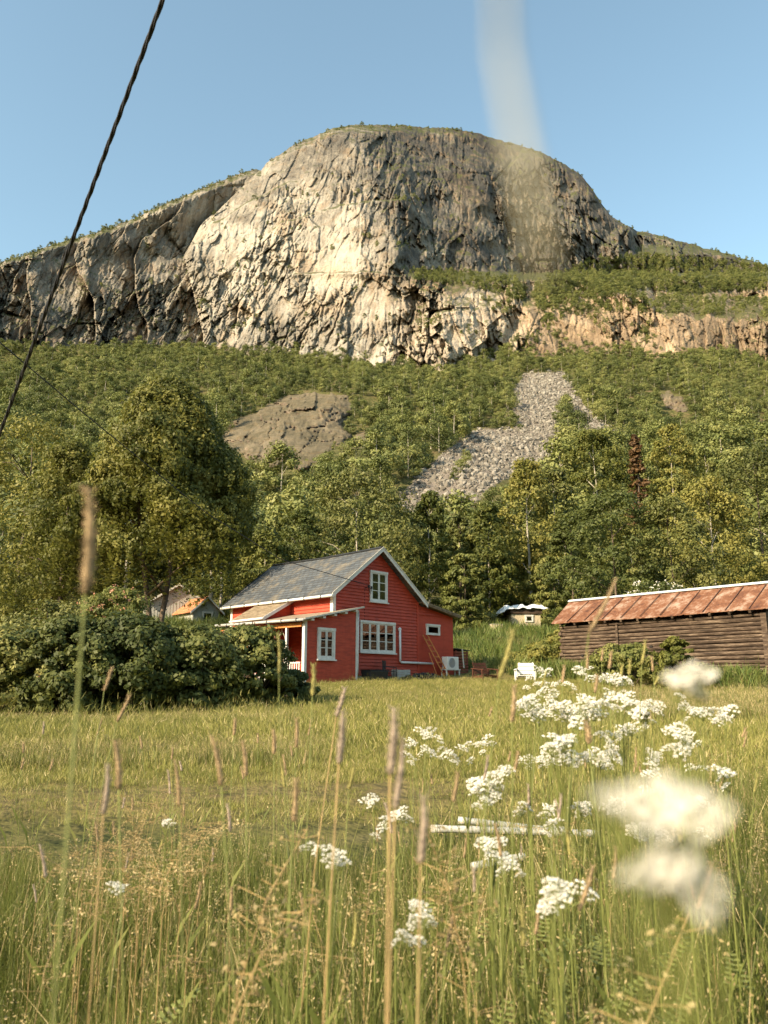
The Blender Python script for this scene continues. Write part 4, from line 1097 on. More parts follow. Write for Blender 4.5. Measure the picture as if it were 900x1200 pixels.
mb = MB(); mb.box(-0.12, 1.05, -0.2, 0.2, 0.365, 0.415); mb.build('stand_top', M['white'], HP)
for (x, y) in ((-0.06, -0.15), (0.99, -0.15), (-0.06, 0.15), (0.99, 0.15)):
    mb = MB(); mb.box(x - 0.03, x + 0.03, y - 0.03, y + 0.03, -0.05, 0.365); mb.build('leg', M['white'], HP)
CB = hthing('compost_bin', 'slatted red-brown wooden bin with a dark lid at the corner of the lean-to', 'compost bin', 9.0, 0.0, 0.15)
for k in range(8):
    mb = MB(); zz = 0.05 + k * 0.15; mb.box(0, 1.25, -0.03, 0, zz, zz + 0.105); mb.box(0, 1.25, 1.0, 1.03, zz, zz + 0.105); mb.box(-0.03, 0, 0, 1.0, zz, zz + 0.105); mb.box(1.25, 1.28, 0, 1.0, zz, zz + 0.105); mb.build('slat', M['red_wood'], CB)
for (x, y) in ((0.03, 0.03), (1.22, 0.03), (0.03, 0.97), (1.22, 0.97)):
    mb = MB(); mb.box(x - 0.03, x + 0.03, y - 0.03, y + 0.03, -0.05, 1.25); mb.build('corner_post', M['red_wood'], CB)
mb = MB(); slope_slab(mb, -0.1, 1.36, 1.35, 1.30, -0.1, 1.1, 0.04); mb.build('lid', M['charcoal'], CB)
BT = hthing('board', 'pale upright plank leaning on the red slatted bin', 'plank', 9.35, -0.12, 0.15)
mb = MB(); mb.bar((0, -0.10, 0.30), (0, -0.02, 1.32), 0.09, 0.03, (0, 1, 0)); mb.build('plank', M['pale_wood'], BT)
TB = hthing('tub', 'black plastic tub against the house base beside the porch corner', 'tub', 1.30, -0.9)
mb = MB(); mb.add([(0.0, -0.25, 0), (1.05, -0.25, 0), (1.05, 0.25, 0), (0, 0.25, 0), (-0.08, -0.32, 0.50), (1.13, -0.32, 0.50), (1.13, 0.32, 0.50), (-0.08, 0.32, 0.50)], [(0, 3, 2, 1), (0, 1, 5, 4), (1, 2, 6, 5), (2, 3, 7, 6), (3, 0, 4, 7), (4, 5, 6, 7)]); mb.build('bin_body', M['black'], TB, bevel=0.03)
mb = MB(); mb.box(-0.1, 1.15, -0.34, 0.34, 0.505, 0.545); mb.build('lid', M['black'], TB, bevel=0.01)
def frame_chair(root, mat):
    for (x, y, h) in ((0, 0, .62), (0.5, 0, .62), (0, 0.5, .95), (0.5, 0.5, .95)):
        mb = MB(); mb.tube([(x, y, 0), (x, y * 1.0 + (0.06 if h > .9 else 0), h)], 0.018, 6); mb.build('leg', mat, root)
    mb = MB(); mb.box(-0.02, 0.52, 0, 0.5, 0.42, 0.45); mb.build('seat', mat, root)
    mb = MB(); mb.box(0, 0.5, 0.51, 0.54, 0.5, 0.93); mb.build('backrest', mat, root)
    for x in (0, 0.5):
        mb = MB(); mb.tube([(x, 0, .62), (x, 0.5, .66)], 0.02, 6); mb.build('armrest', mat, root)
GC = hthing('garden_chair', 'black metal chair standing beside the black tub under the big window', 'chair', 2.95, -1.05, 0.5)
frame_chair(GC, M['black'])
mb = MB()
RU = hthing('rubble_heap', 'low dark heap of charred stones lying before the house foundation', 'rubble heap', 5.0, -1.1)
rr = random.Random(3)
for k in range(90):
    a = rr.gauss(0, 0.75); b = rr.gauss(0, 0.22); h = max(0, 0.30 - abs(a) * 0.14 - abs(b) * 0.4) * rr.random(); s_ = rr.uniform(0.05, 0.13)
    ax = rr.random() * 3; V = []
    for (i, j, l) in ((-1, -1, -1), (1, -1, -1), (1, 1, -1), (-1, 1, -1), (-1, -1, 1), (1, -1, 1), (1, 1, 1), (-1, 1, 1)):
        x, y = i * s_ * rr.uniform(.6, 1.2), j * s_ * rr.uniform(.6, 1.1); V.append((a + x * math.cos(ax) - y * math.sin(ax), b + x * math.sin(ax) + y * math.cos(ax), h + 0.03 + l * s_ * rr.uniform(.4, .8)))
    mb.add(V, [(0, 3, 2, 1), (4, 5, 6, 7), (0, 1, 5, 4), (1, 2, 6, 5), (2, 3, 7, 6), (3, 0, 4, 7)])
mb.build('stones', M['charcoal'], RU)
ST = hthing('crate', 'grey wooden crate low before the foundation between black chair and rubble', 'crate', 3.55, -0.75)
for k in range(4):
    mb = MB(); mb.box(0, 0.9, 0, 0.02, 0.02 + k * 0.12, 0.12 + k * 0.12); mb.box(0, 0.9, 0.4, 0.42, 0.02 + k * 0.12, 0.12 + k * 0.12); mb.build('slat', M['grey_boards'], ST)
mb = MB(); mb.box(0.0, 0.03, 0.02, 0.4, 0, 0.5); mb.box(0.87, 0.9, 0.02, 0.4, 0, 0.5); mb.box(0.03, 0.87, 0.02, 0.4, 0.0, 0.03); mb.build('side_panel', M['grey_boards'], ST)

def lounge_chair(label, X, Y, rz, mat, slats):
    z = gnd(X, Y); r = empty('lawn_chair', (X, Y, z), rz); tag(r, label, 'garden chair', 'low wooden chairs on the lawn')
    for (x, y, h) in ((-0.42, -0.38, 0.52), (0.42, -0.38, 0.52), (-0.42, 0.36, 0.60), (0.42, 0.36, 0.60)):
        mb = MB(); mb.box(x - 0.04, x + 0.04, y - 0.03, y + 0.03, 0, h); mb.build('leg', mat, r)
    for x in (-0.42, 0.42):
        mb = MB(); mb.bar((x, -0.50, 0.54), (x, 0.48, 0.60), 0.11, 0.03); mb.build('armrest', mat, r)
        mb = MB(); mb.bar((x, -0.36, 0.24), (x, 0.38, 0.20), 0.03, 0.09); mb.build('side_rail', mat, r)
    for k in range(5):
        mb = MB(); y = -0.36 + k * 0.15; mb.box(-0.37, 0.37, y, y + 0.125, 0.285 - k * 0.012, 0.31 - k * 0.012); mb.build('seat_slat', mat, r)
    for k in range(slats):
        mb = MB(); z0 = 0.36 + k * (0.52 / slats); y = 0.30 + k * 0.22 / slats; mb.box(-0.36, 0.36, y, y + 0.025, z0, z0 + 0.52 / slats - 0.02); mb.build('back_slat', mat, r)
    for x in (-0.3, 0.3):
        mb = MB(); mb.bar((x, 0.28, 0.22), (x, 0.56, 0.88), 0.05, 0.03); mb.build('back_post', mat, r)
    return r
p = at(569, 798, 36.5); lounge_chair('dark brown wooden chair in the shade on the lawn, nearer the house', p[0], 36.5, math.radians(28), M['brown_wood'], 4)
p = at(616, 797, 36.0); lounge_chair('white wooden chair in the sun on the lawn, farther from the house', p[0], 36.0, math.radians(-14), M['white'], 3)

# ------------------------------------------------------------------ log barn
p = at(660, 770, 40.0); BX, BY = float(p[0]), 40.0
BA = math.atan2(-0.745, 0.667)
BARN = empty('barn', (BX, BY, EZ), BA); tag(BARN, 'old brown log barn with a rusty sheet metal roof, right of the lawn', 'barn')
BL, BD, BE, BR = 10.0, 3.8, 3.12, 4.42
rl = random.Random(8)
def log_wall(name, along, L, other, z0, z1, parent):
    mb = MB(); z = z0; k = 0
    while z < z1:
        h = rl.uniform(0.13, 0.20); h = min(h, z1 - z + 0.001); n = 14; V = []
        prof = [(-0.085, 0.15), (-0.11, 0.5), (-0.085, 0.85), (-0.02, 0.97), (0.08, 0.97), (0.08, 0.03), (-0.02, 0.03)]
        ph = rl.random() * 6; e0 = rl.uniform(-0.16, -0.04) if k % 2 else 0.0
        for i in range(n + 1):
            x = e0 + (L + 0.12 - e0) * i / n; wob = 0.012 * math.sin(i * 1.3 + ph) + rl.uniform(-.006, .006)
            for (o_, f) in prof:
                q = (other + o_ + wob, z + h * f + 0.01 * math.sin(i * 0.7 + ph))
                V.append((x, q[0], q[1]) if along == 'x' else (q[0], x, q[1]))
        m = len(prof); Fs = [(i * m + a, (i + 1) * m + a, (i + 1) * m + (a + 1) % m, i * m + (a + 1) % m) for i in range(n) for a in range(m)]
        Fs += [tuple(range(m)), tuple(n * m + a for a in range(m))[::-1]]
        mb.add(V, Fs); z += h; k += 1
    return mb.build(name, M['log'], parent)
log_wall('log_wall', 'x', BL, 0.0, -0.35, BE - 0.12, BARN); log_wall('log_wall', 'y', BD, 0.0, -0.35, BE - 0.16, BARN); log_wall('log_wall', 'y', BD, BL, -0.35, BE - 0.16, BARN); log_wall('log_wall', 'x', BL, BD, -0.1, BE - 0.12, BARN)
mb = MB(); mb.prism([(0.1, BE - 0.2), (BD - 0.1, BE - 0.2), (BD / 2, BR - 0.15)], 'x', 0.0, 0.06); mb.build('gable_boards', M['log'], BARN)
mb = MB(); mb.prism([(0.1, BE - 0.2), (BD - 0.1, BE - 0.2), (BD / 2, BR - 0.15)], 'x', BL, BL + 0.06); mb.build('gable_boards', M['log'], BARN)
def barn_roof(name, ye, yr, x0e, x0r):
    n = 100; V = []; Fs = []
    x1 = BL + 0.35
    for i in range(n + 1):
        k = i / n; rib = 0.035 if (i % 11 == 0) else 0.006 * (i % 2)
        xe = x0e + (x1 - x0e) * k; xr = x0r + (x1 - x0r) * k
        ze = BE + rib + 0.02 * math.sin(k * 9); zr_ = BR + rib
        V += [(xe, ye, ze), (xr, yr, zr_), (xe, ye, ze - 0.03), (xr, yr, zr_ - 0.03)]
    for i in range(n):
        a = i * 4; Fs += [(a, a + 4, a + 5, a + 1), (a + 2, a + 3, a + 7, a + 6), (a, a + 2, a + 6, a + 4), (a + 1, a + 5, a + 7, a + 3)]
    Fs += [(0, 1, 3, 2), (n * 4, n * 4 + 2, n * 4 + 3, n * 4 + 1)]
    mb = MB(); mb.add(V, Fs); return mb.build(name, M['rust'], BARN)
br = barn_roof('roof', -0.38, BD / 2, -0.35, -0.75); barn_roof('roof', BD + 0.38, BD / 2, -0.35, -0.75)
mb = MB(); mb.bar((-0.78, BD / 2 - 0.08, BR + 0.045), (BL + 0.37, BD / 2 - 0.08, BR + 0.045), 0.17, 0.04, (0, -0.5, 1)); mb.build('ridge_strip', M['tarp'], br)
mb = MB()
for k in range(10):
    x = 0.6 + k * 1.0; mb.bar((x, -0.385, BE + 0.055), (x - 0.05, BD / 2 - 0.2, BR - 0.06), 0.035, 0.025)
mb.build('sheet_seam', paint('dark_seam', (0.10, 0.05, 0.035), 0.2, 0.8), br)
for k in range(12):
    x = 0.15 + k * 0.86; mb = MB(); mb.bar((x, -0.36, BE - 0.09), (x, 0.5, BE + 0.24), 0.10, 0.10); mb.build('rafter_end', M['log'], BARN)
mb = MB(); mb.box(3.15, 3.27, -0.17, -0.11, -0.3, BE - 0.2); mb.build('door_post', M['log'], BARN)
mb = MB(); mb.box(BL - 0.05, BL + 0.18, -0.19, -0.1, -0.3, BE - 0.15); mb.build('corner_post', M['log'], BARN)
mb = MB()
for (x, z) in ((2.6, 1.6), (4.9, 1.75), (5.5, 1.8), (5.9, 1.7), (6.2, 1.95), (1.2, 1.45), (1.9, 1.4)): mb.box(x - 0.07, x + 0.07, -0.125, -0.09, z, z + 0.10)
mb.build('log_notch', M['unlit_black'], BARN)

# ------------------------------------------------------------------ houses and shed behind
def small_house(label, X, Y, rz, w, d, zb_, ze, zr, wall, roof, trim, name='house'):
    r = empty(name, (X, Y, zb_), rz); tag(r, label, 'house')
    mb = MB(); mb.prism([(0, -0.6), (w, -0.6), (w, ze), (w / 2, zr), (0, ze)], 'y', 0, d); mb.build('wall', M[wall], r)
    sl = (zr - ze) / (w / 2)
    for s_ in (-1, 1):
        mb = MB(); xa = w / 2 - s_ * -0.0; xe = w / 2 + s_ * (w / 2 + 0.35)
        slope_slab(mb, xe, ze - 0.35 * sl + 0.1, w / 2, zr + 0.1, -0.35, d + 0.35, 0.09); mb.build('roof', M[roof], r)
        barge((xe, ze - 0.35 * sl + 0.08), (w / 2, zr + 0.08), -0.39, 0.2, 0.035, 'barge_board', trim, r)
    mb = MB()
    for k in range(int(w / 0.28)): mb.box(0.06 + k * 0.28, 0.10 + k * 0.28, -0.02, 0, -0.6, ze)
    mb.build('batten', M[wall], r)
    return r
p = at(177, 690, 72); g0 = gnd(p[0], 72)
sh = small_house('weathered grey gabled house half hidden behind the weeping birch', p[0], 72, math.radians(22), 5.0, 7, g0, 2.0, 3.6, 'grey_boards', 'shingle', 'pale_wood')
p = at(226, 715, 70); g0 = gnd(p[0], 70)
sh = small_house('low pale boarded annex with an orange tiled roof left of the red house', p[0], 70, math.radians(38), 2.6, 6.5, g0, 1.35, 2.5, 'grey_boards', 'tile_orange', 'white')
window(0.9, 1.9, 0.4, 1.2, -0.02, 1, 1, 0.09, sh, False, None)
p = at(600, 742, 66); SX, SY = float(p[0]), 66.0; g0 = gnd(SX, SY)
SH = empty('shed', (SX, SY, g0 + 0.35), math.radians(6)); tag(SH, 'small cream shed with a brown roof edge under a white tarpaulin', 'shed')
mb = MB(); mb.box(0, 2.5, 0, 2.2, -0.8, 1.05); mb.build('wall', M['cream'], SH)
mb = MB(); mb.box(-0.1, 2.6, -0.15, 2.3, 1.06, 1.36); mb.build('roof', M['log'], SH)
f = window(1.15, 1.85, 0.35, 0.92, -0.01, 1, 1, 0.08, SH, False, None)
gx, gy = np.meshgrid(np.linspace(-0.95, 3.1, 44), np.linspace(-0.4, 2.5, 26))
edge = np.minimum(np.minimum(gx + 0.95, 3.1 - gx), np.minimum(gy + 0.4, 2.5 - gy))
gz = 1.42 + 0.30 * smooth(0, 0.5, edge) + 0.16 * fbm(gx * 2.2, gy * 2.2, 5, 3) - 0.35 * smooth(-0.4, -0.95, gx) + 0.12 * gx / 3
i_ = np.arange(gx.size).reshape(gx.shape); Q = np.stack([i_[:-1, :-1], i_[:-1, 1:], i_[1:, 1:], i_[1:, :-1]], -1).reshape(-1, 4)
tp = link('tarpaulin', mesh_np('tarpaulin', np.stack([gx, gy, gz], -1).reshape(-1, 3), Q, [M['tarp']], True)); tp.location = (SX, SY, g0 + 0.35); tp.rotation_euler = (0, 0, math.radians(6))
so = tp.modifiers.new('solid', 'SOLIDIFY'); so.thickness = 0.03
tag(tp, 'crumpled white tarpaulin lying over the roof of the small cream shed', 'tarpaulin')
p = at(577, 742, 62); g0 = gnd(p[0], 62)
BB = empty('board_box', (p[0], 62, g0 + 0.35), math.radians(10)); tag(BB, 'pale plywood box in the grass left of the small shed', 'box')
mb = MB(); mb.box(0, 0.85, 0, 0.6, -0.5, 0.42); mb.build('box_body', M['cream'], BB, bevel=0.01)
mb = MB(); mb.box(-0.03, 0.88, -0.03, 0.63, 0.424, 0.46); mb.build('lid', M['pale_wood'], BB)
p = at(555, 749, 56); g0 = gnd(p[0], 56); mb = MB(); rr = random.Random(5)
for k in range(46):
    x = -1.6 + (k % 23) * 0.14 + rr.uniform(-.03, .03); z = (k // 23) * 0.16
    mb.box(x, x + 0.15, rr.uniform(-.08, 0), 0.35, z - 0.3, z + rr.uniform(0.10, 0.15))
sw = mb.build('stone_wall', M['stone'], None, bevel=0.02, loc=(p[0], 56, g0 + 0.1)); tag(sw, 'low pale stone edge in the grass bank right of the red house', 'stone wall')

# ------------------------------------------------------------------ cables
def cable(name, label, pts, r, strands=1, mat='cable'):
    mb = MB(); pts = [np.array(p, float) for p in pts]
    L = [0.0]
    for a, b in zip(pts[:-1], pts[1:]): L.append(L[-1] + float(np.linalg.norm(b - a)))
    for s_ in range(strands):
        out = []; rr_ = 0 if strands == 1 else r * 0.9
        N_ = max(8, int(L[-1] / 0.06)) if strands > 1 else 60
        for k in range(N_ + 1):
            d = L[-1] * k / N_; p = np.array([np.interp(d, L, [q[c] for q in pts]) for c in range(3)]); a = d * 16 + s_ * 2 * math.pi / strands
            out.append(p + np.array([rr_ * math.cos(a), 0, rr_ * math.sin(a)]))
        mb.tube(out, r if strands == 1 else r * 0.75, 6)
    return tag(mb.build(name, M[mat], None, True), label, 'cable')
a, b = at(155, 95, 3.9), at(93, 260, 4.6)
cable('overhead_cable', 'thick dark twisted overhead cable crossing the top left of the sky', [a + (a - b) * 1.6, a, b, b + (b - a) * 9], 0.0095, 3)
w0 = np.array(hloc(2.03, -0.3, 4.72)); w2 = at(93, 480, 22.0); w1 = at(240, 600, 27.9)
dd = w2 - w1
cable('power_line', 'thin dark power line running from upper left down to the red gable', [w2 + dd * 2.5 + np.array((0, 0, 0.3)), w2, w1, at(330, 656, 32.2), w0], 0.016)
#PART3
# unseen hills added behind and right of the camera to darken window reflections
aa = np.linspace(math.radians(-216), math.radians(36), 130); hh = np.linspace(0, 1, 14)
AA, HH = np.meshgrid(aa, hh)
rr_ = 520 + 420 * HH + 30 * fbm(AA * 6, HH * 4, 15, 3)
hz = -8 + HH ** 0.8 * (225 + 60 * fbm(AA * 5, AA * 0, 19, 3))
V = np.stack([rr_ * np.cos(AA), rr_ * np.sin(AA), hz], -1).reshape(-1, 3)
i_ = np.arange(AA.size).reshape(AA.shape); Q = np.stack([i_[:-1, :-1], i_[:-1, 1:], i_[1:, 1:], i_[1:, :-1]], -1).reshape(-1, 4)
t = NT('added_hill_wood'); n_ = t.noise(t.coord('Object'), 0.05, 6, 0.7)
t.base(t.ramp(n_, [(0.35, (0.02, 0.03, 0.01)), (0.65, (0.09, 0.10, 0.03))]), 0.95, 0.1)
tag(link('added_hills', mesh_np('added_hills', V, Q, [t.mat], True)), kind='structure')

# ------------------------------------------------------------------ rose hedge and shrubs
def shrub(name, label, X, Y, H, R, seed, leaf, n1=150, n2=130, ls=0.085, group=None, blossoms=None, nb=0, rz=0.0, cs=0.20, stretch=1.0):
    rg = np.random.default_rng(seed)
    cen, P, OUT = crown_points(rg, H, R, 0.05 * H, n1, n2, 'round', 0.0, cs, 0.55)
    cen[:, 2] *= 1; V, Fq = leaf_quads(P, ls, rg, 0.62, 0.1, OUT)
    V[:, 0] *= stretch
    z = gnd(X, Y) - 0.12; r = empty(name, (X, Y, z), rz); tag(r, label, 'shrub', group)
    link('foliage', mesh_np('foliage', V, Fq, [M[leaf]]), r)
    mb = MB()
    for k in range(16):
        c = cen[rg.integers(0, n1)] * np.array([stretch, 1, 1]); mb.tube([(c[0] * 0.15, c[1] * 0.15, -0.1), (c[0] * 0.6, c[1] * 0.6, c[2] * 0.55), tuple(c)], [0.035, 0.022, 0.008], 5)
    mb.build('stems', M['bark'], r)
    if nb:
        out = []
        k = rg.choice(len(P), nb * 6); sel = [i for i in k if OUT[i] @ np.array([-.3, -.8, .4]) > 0.7][:nb]
        B = np.repeat(P[sel] + OUT[sel] * 0.06, 7, 0); B = B + rg.normal(size=B.shape) * 0.035; B[:, 0] *= stretch
        Vb, Fb = leaf_quads(B, 0.06, rg, 0.9); link('blossoms', mesh_np('blossoms', Vb, Fb, [M[blossoms]]), r)
    return r
HG = 'rose shrubs forming the hedge left of the veranda'
for i, (u, vt_, w, Y, leaf, lab, nb, n1) in enumerate((
    (340, 786, 50, 26.5, 'leaf_rose', 'low right end shrub of the rose hedge, touching the porch corner post', 6, 130),
    (284, 737, 100, 25.5, 'leaf_rose', 'tall glossy dark rose shrub directly in front of the veranda railing', 16, 230),
    (222, 738, 120, 24.5, 'leaf_rose', 'middle rose shrub below the grey gabled house', 12, 230),
    (150, 726, 120, 23.5, 'leaf_rose', 'broad rose shrub in front of the pinkish lilac, left part of the hedge', 14, 240),
    (82, 728, 110, 23.0, 'leaf_rose', 'leftmost visible rose shrub at the left side of the hedge', 8, 220),
    (0, 735, 120, 23.0, 'leaf_rose', 'rose shrub outside the left part of the hedge, far left edge', 8, 200))):
    X = at(u, 800, Y)[0]; H = at(u, vt_, Y)[2] - gnd(X, Y) + 0.12; R = w / 2 * Y / F_PX * 1.12
    shrub('rose_shrub', lab, X, Y, H, R, 700 + i, leaf, n1, 105, 0.13, HG, 'pink_flower', nb, i * 1.3)
X = at(135, 800, 27.0)[0]; shrub('lilac_shrub', 'taller faded pinkish lilac shrub behind the left part of the rose hedge', X, 27.0, at(135, 690, 27.0)[2] - gnd(X, 27.0), 1.6, 720, 'leaf_bright', 170, 120, 0.10, None, 'pink_flower', 120, 0.3)
X = at(60, 800, 27.5)[0]; shrub('leafy_shrub', 'green shrub behind the far left end of the rose hedge', X, 27.5, at(60, 705, 27.5)[2] - gnd(X, 27.5), 1.9, 721, 'leaf_dark', 150, 110, 0.11)
for i, (u, v, Y, R, vt_, leaf, lab) in enumerate((
    (735, 780, 33.0, 1.5, 752, 'leaf_bright', 'loose green bush growing before the middle of the barn wall'),
    (792, 775, 31.0, 0.8, 745, 'leaf_birch', 'small sprawling bush at the right corner of the barn wall'),
    (648, 740, 68, 2.0, 722, 'leaf_bright', 'bush covering the right side of the small cream shed'),
    (665, 745, 48, 1.6, 738, 'leaf_birch', 'tall nettle-like bush between the cream shed and the barn corner'),
    (528, 735, 66, 2.4, 712, 'leaf_dark', 'dark low bush under the trees just right of the lean-to roof'),
    (562, 728, 70, 3.6, 721, 'leaf_dark', 'wide dark low bush in the shade above the plywood box'),
    (612, 768, 47, 1.4, 764, 'leaf_birch', 'low bush in the bank straight above the white chair'),
    (645, 765, 45, 1.7, 752, 'leaf_birch', 'low bush in the bank touching the left barn corner'))):
    X = at(u, v, Y)[0]; H = max(0.7, at(u, vt_, Y)[2] - gnd(X, Y)); shrub('leafy_shrub', lab, X, Y, H, R, 740 + i, leaf, 90, 110, 0.09 + 0.0012 * Y)
X = at(765, 690, 47)[0]; o = shrub('flowering_shrub', 'white blossoming shrub showing above the barn ridge', X, 47, at(765, 682, 47)[2] - gnd(X, 47), 2.4, 760, 'leaf_bright', 120, 110, 0.14, None, 'petal', 420)

# ------------------------------------------------------------------ grasses (masses)
def blades(rg, n, spread, h, w, lean=0.35, curve=0.5):
    bx = rg.normal(size=n) * spread; by = rg.normal(size=n) * spread
    H = h * (0.45 + 0.65 * rg.random(n)); an = rg.random(n) * 2 * math.pi; le = lean * H * rg.random(n); cv = curve * H * rg.random(n) ** 2
    wa = rg.random(n) * math.pi; W = w * (0.6 + 0.7 * rg.random(n))
    V = []
    for k, (f, wf) in enumerate(((0, .8), (0.35, 1.0), (0.7, 0.75), (1.0, 0.12))):
        off = le * f + cv * f * f
        cx = bx + np.cos(an) * off; cy = by + np.sin(an) * off; cz = H * f * (1 - 0.12 * f * (cv / H))
        for s_ in (-1, 1): V.append(np.stack([cx + s_ * W * wf * 0.5 * np.cos(wa), cy + s_ * W * wf * 0.5 * np.sin(wa), cz], 1))
    V = np.stack(V, 1).reshape(-1, 3); b = np.arange(n) * 8
    Q = np.concatenate([np.stack([b + 2 * k, b + 2 * k + 1, b + 2 * k + 3, b + 2 * k + 2], 1) for k in range(3)])
    return V, Q
def tuft(seed, n, spread, h, w, mats, lean=0.35, curve=0.5, seeds=0, dry=0.15):
    rg = np.random.default_rng(seed); V, Q = blades(rg, n, spread, h, w, lean, curve)
    mi = np.zeros(len(Q), int); sel = rg.random(n) < dry; mi = np.tile(sel.astype(int), 3)
    if seeds:
        C = []
        for k in range(seeds):
            a, b = rg.normal(size=2) * spread; t_ = rg.random() * 6.28; l_ = 0.25 * h * rg.random()
            for q in range(9):
                f = q / 8; C.append((a + math.cos(t_) * l_ * (1 + f * .4) + rg.normal() * .008, b + math.sin(t_) * l_ * (1 + f * .4) + rg.normal() * .008, h * (1.0 + 0.16 * f) + rg.normal() * .006))
        V2, Q2 = leaf_quads(np.array(C), 0.014, rg, 0.5, 0.5); Q = np.concatenate([Q, Q2 + len(V)]); V = np.concatenate([V, V2]); mi = np.concatenate([mi, np.ones(len(Q2), int)])
        sb = MB()
    return mesh_np('tuft', V, Q, [M[m] for m in mats], mi=mi)
def tuft_obj(me, X, Y, name='grass_tuft'):
    o = link(name, me, None, (X, Y, gnd(X, Y) - 0.02)); return tag(o, kind='stuff')
tall = [tuft_obj(tuft(900 + k, 70, 0.11, 0.62, 0.0052, ['grass', 'grass_dry'], 0.3, 0.45, 3 if k % 2 else 0, 0.12), -1.2 + 0.7 * k, 5.2 + 0.3 * k) for k in range(4)]
lawn_t = [tuft_obj(tuft(920 + k, 210, 0.32, 0.10 + 0.02 * k, 0.006, ['grass_lawn', 'grass_dry'], 0.7, 0.7, 0, 0.12), -2 + k, 14.0 + k) for k in range(3)]
mid_t = [tuft_obj(tuft(940 + k, 90, 0.17, 0.42, 0.009, ['grass', 'grass_dry'], 0.4, 0.4, 6, 0.3), 0.5 + k, 27.0) for k in range(2)]
weed_t = [tuft_obj(tuft(960 + k, 110, 0.25, 0.6, 0.03, ['weed', 'grass'], 0.6, 0.5, 0, 0.3), 6.0 + k, 45.0) for k in range(2)]
def place(name, X, Y, s_, src, tilt=0.12):
    n = len(X); Z = ground(X, Y) - 0.02
    scatter(name, np.stack([X, Y, Z], 1), s_, np.stack([rng.normal(size=n) * tilt, rng.normal(size=n) * tilt, rng.random(n) * 6.28], 1), rng.integers(0, len(src), n), src)
# tall meadow in front
n = 6500; Y = 0.75 + 9.6 * rng.random(n) ** 0.75; X = (rng.random(n) * 2 - 1) * (0.62 * Y + 0.7)
edge = 6.5 + 0.9 * fbm(X * 0.8, Y * 0 + 1, 44, 3) + 2.2 * smooth(0.3, 2.5, X)
pole_zone = (X > 0.3) & (X < 2.2) & (Y > 5.0) & (Y < 7.6)
near_cam = np.hypot(X, Y) < 0.9
k = (Y < edge) & ~near_cam & ~(pole_zone & (rng.random(n) < 0.45))
hs = (0.70 + 0.45 * rng.random(n)) * (0.9 + 0.3 * fbm(X, Y, 45, 3)) * np.where(pole_zone, 0.62, 1.0) * (1 - 0.4 * smooth(3.5, 7.5, Y) * smooth(1.5, 0.0, X)) * (0.86 + 0.2 * smooth(0.0, 2.0, X))
place('meadow_grass', X[k], Y[k], hs[k], tall)
# cut meadow behind
n = 15000; Y = 8.3 + 28 * rng.random(n) ** 0.62; X = (rng.random(n) * 2 - 1) * (0.60 * Y + 1.0)
hx = (X - A0[0]) * GX + (Y - A0[1]) * GY; hy = -(X - A0[0]) * GY + (Y - A0[1]) * GX
inside = (hx > -2.5) & (hx < 9) & (hy > -1.0) & (hy < 8)
bare = np.exp(-((Y - 10.6 - 0.1 * X) / 0.9) ** 2) * smooth(2.5, 0.5, X)
k = ~inside & (rng.random(n) > 0.5 * bare)
sc_ = (0.75 + 0.6 * rng.random(n)) * (1 - 0.3 * smooth(14.5, 12.5, Y) * smooth(3, 1, X) + 0.25 * smooth(8, 18, Y) - 0.45 * smooth(24, 31, Y)) * (1 - 0.35 * bare)
place('lawn_grass', X[k], Y[k], sc_[k], lawn_t, 0.2)
# greener, longer strips
L_ = []
n = 1500; Y = 27 + 5.5 * rng.random(n); X = -3.4 + 7.5 * rng.random(n); L_.append((X, Y, (0.30 + 0.22 * rng.random(n)) * (1 - 0.4 * smooth(29, 32, Y))))
n = 800; Y = 13.2 + 2.4 * rng.random(n); X = -9.5 + 8.5 * rng.random(n); Y = Y + 0.08 * X; L_.append((X, Y, 0.5 + 0.3 * rng.random(n)))  # darker, taller tufts in place of the shadow band at the left
n = 700; Y = 19.5 + 2.2 * rng.random(n); X = -11.5 + 9.5 * rng.random(n); L_.append((X, Y, 0.5 + 0.4 * rng.random(n)))
n = 900; Y = 20 + 8 * rng.random(n); X = Y * (0.28 + 0.3 * rng.random(n)); L_.append((X, Y, 0.8 + 0.7 * rng.random(n)))
X, Y, sc_ = [np.concatenate([l[q] for l in L_]) for q in range(3)]
place('long_grass', X, Y, sc_, mid_t)
# weedy bank behind the lawn
n = 4200; Y = 41.5 + 42 * rng.random(n); X = (rng.random(n) * 1.15 - 0.5) * Y
hx = (X - A0[0]) * GX + (Y - A0[1]) * GY; hy = -(X - A0[0]) * GY + (Y - A0[1]) * GX
k = ~((hx > -2.5) & (hx < 10.5) & (hy > -2.0) & (hy < 8.5)) & ~((X > BX - 1) & (Y < 46)) & (fbm(X / 5, Y / 5, 88, 3) > -0.35)
place('bank_weeds', X[k], Y[k], (0.8 + 0.9 * rng.random(n))[k], weed_t + mid_t, 0.2)
n = 500; q = rng.random(n); off = 0.3 + 1.6 * rng.random(n)
X = BX + q * 6.6 * math.cos(BA) - off * -math.sin(BA) * -1.0; Y = BY + q * 6.6 * math.sin(BA) - off * math.cos(BA)
X = BX + q * 10 * math.cos(BA) + off * math.sin(BA); Y = BY + q * 10 * math.sin(BA) - off * math.cos(BA)
place('barn_weeds', X, Y, 0.8 + 0.8 * rng.random(n), weed_t + mid_t, 0.2)
n = 300; q = rng.random(n); hx = -3.2 + 12.5 * rng.random(n); hy = -1.1 - 0.25 * rng.random(n) + 0.8 * (hx > 1.0) * rng.random(n)
X = A0[0] + hx * GX - hy * GY; Y = A0[1] + hx * GY + hy * GX
place('house_grass', X, Y, 0.18 + 0.35 * rng.random(n) ** 2, mid_t, 0.2)

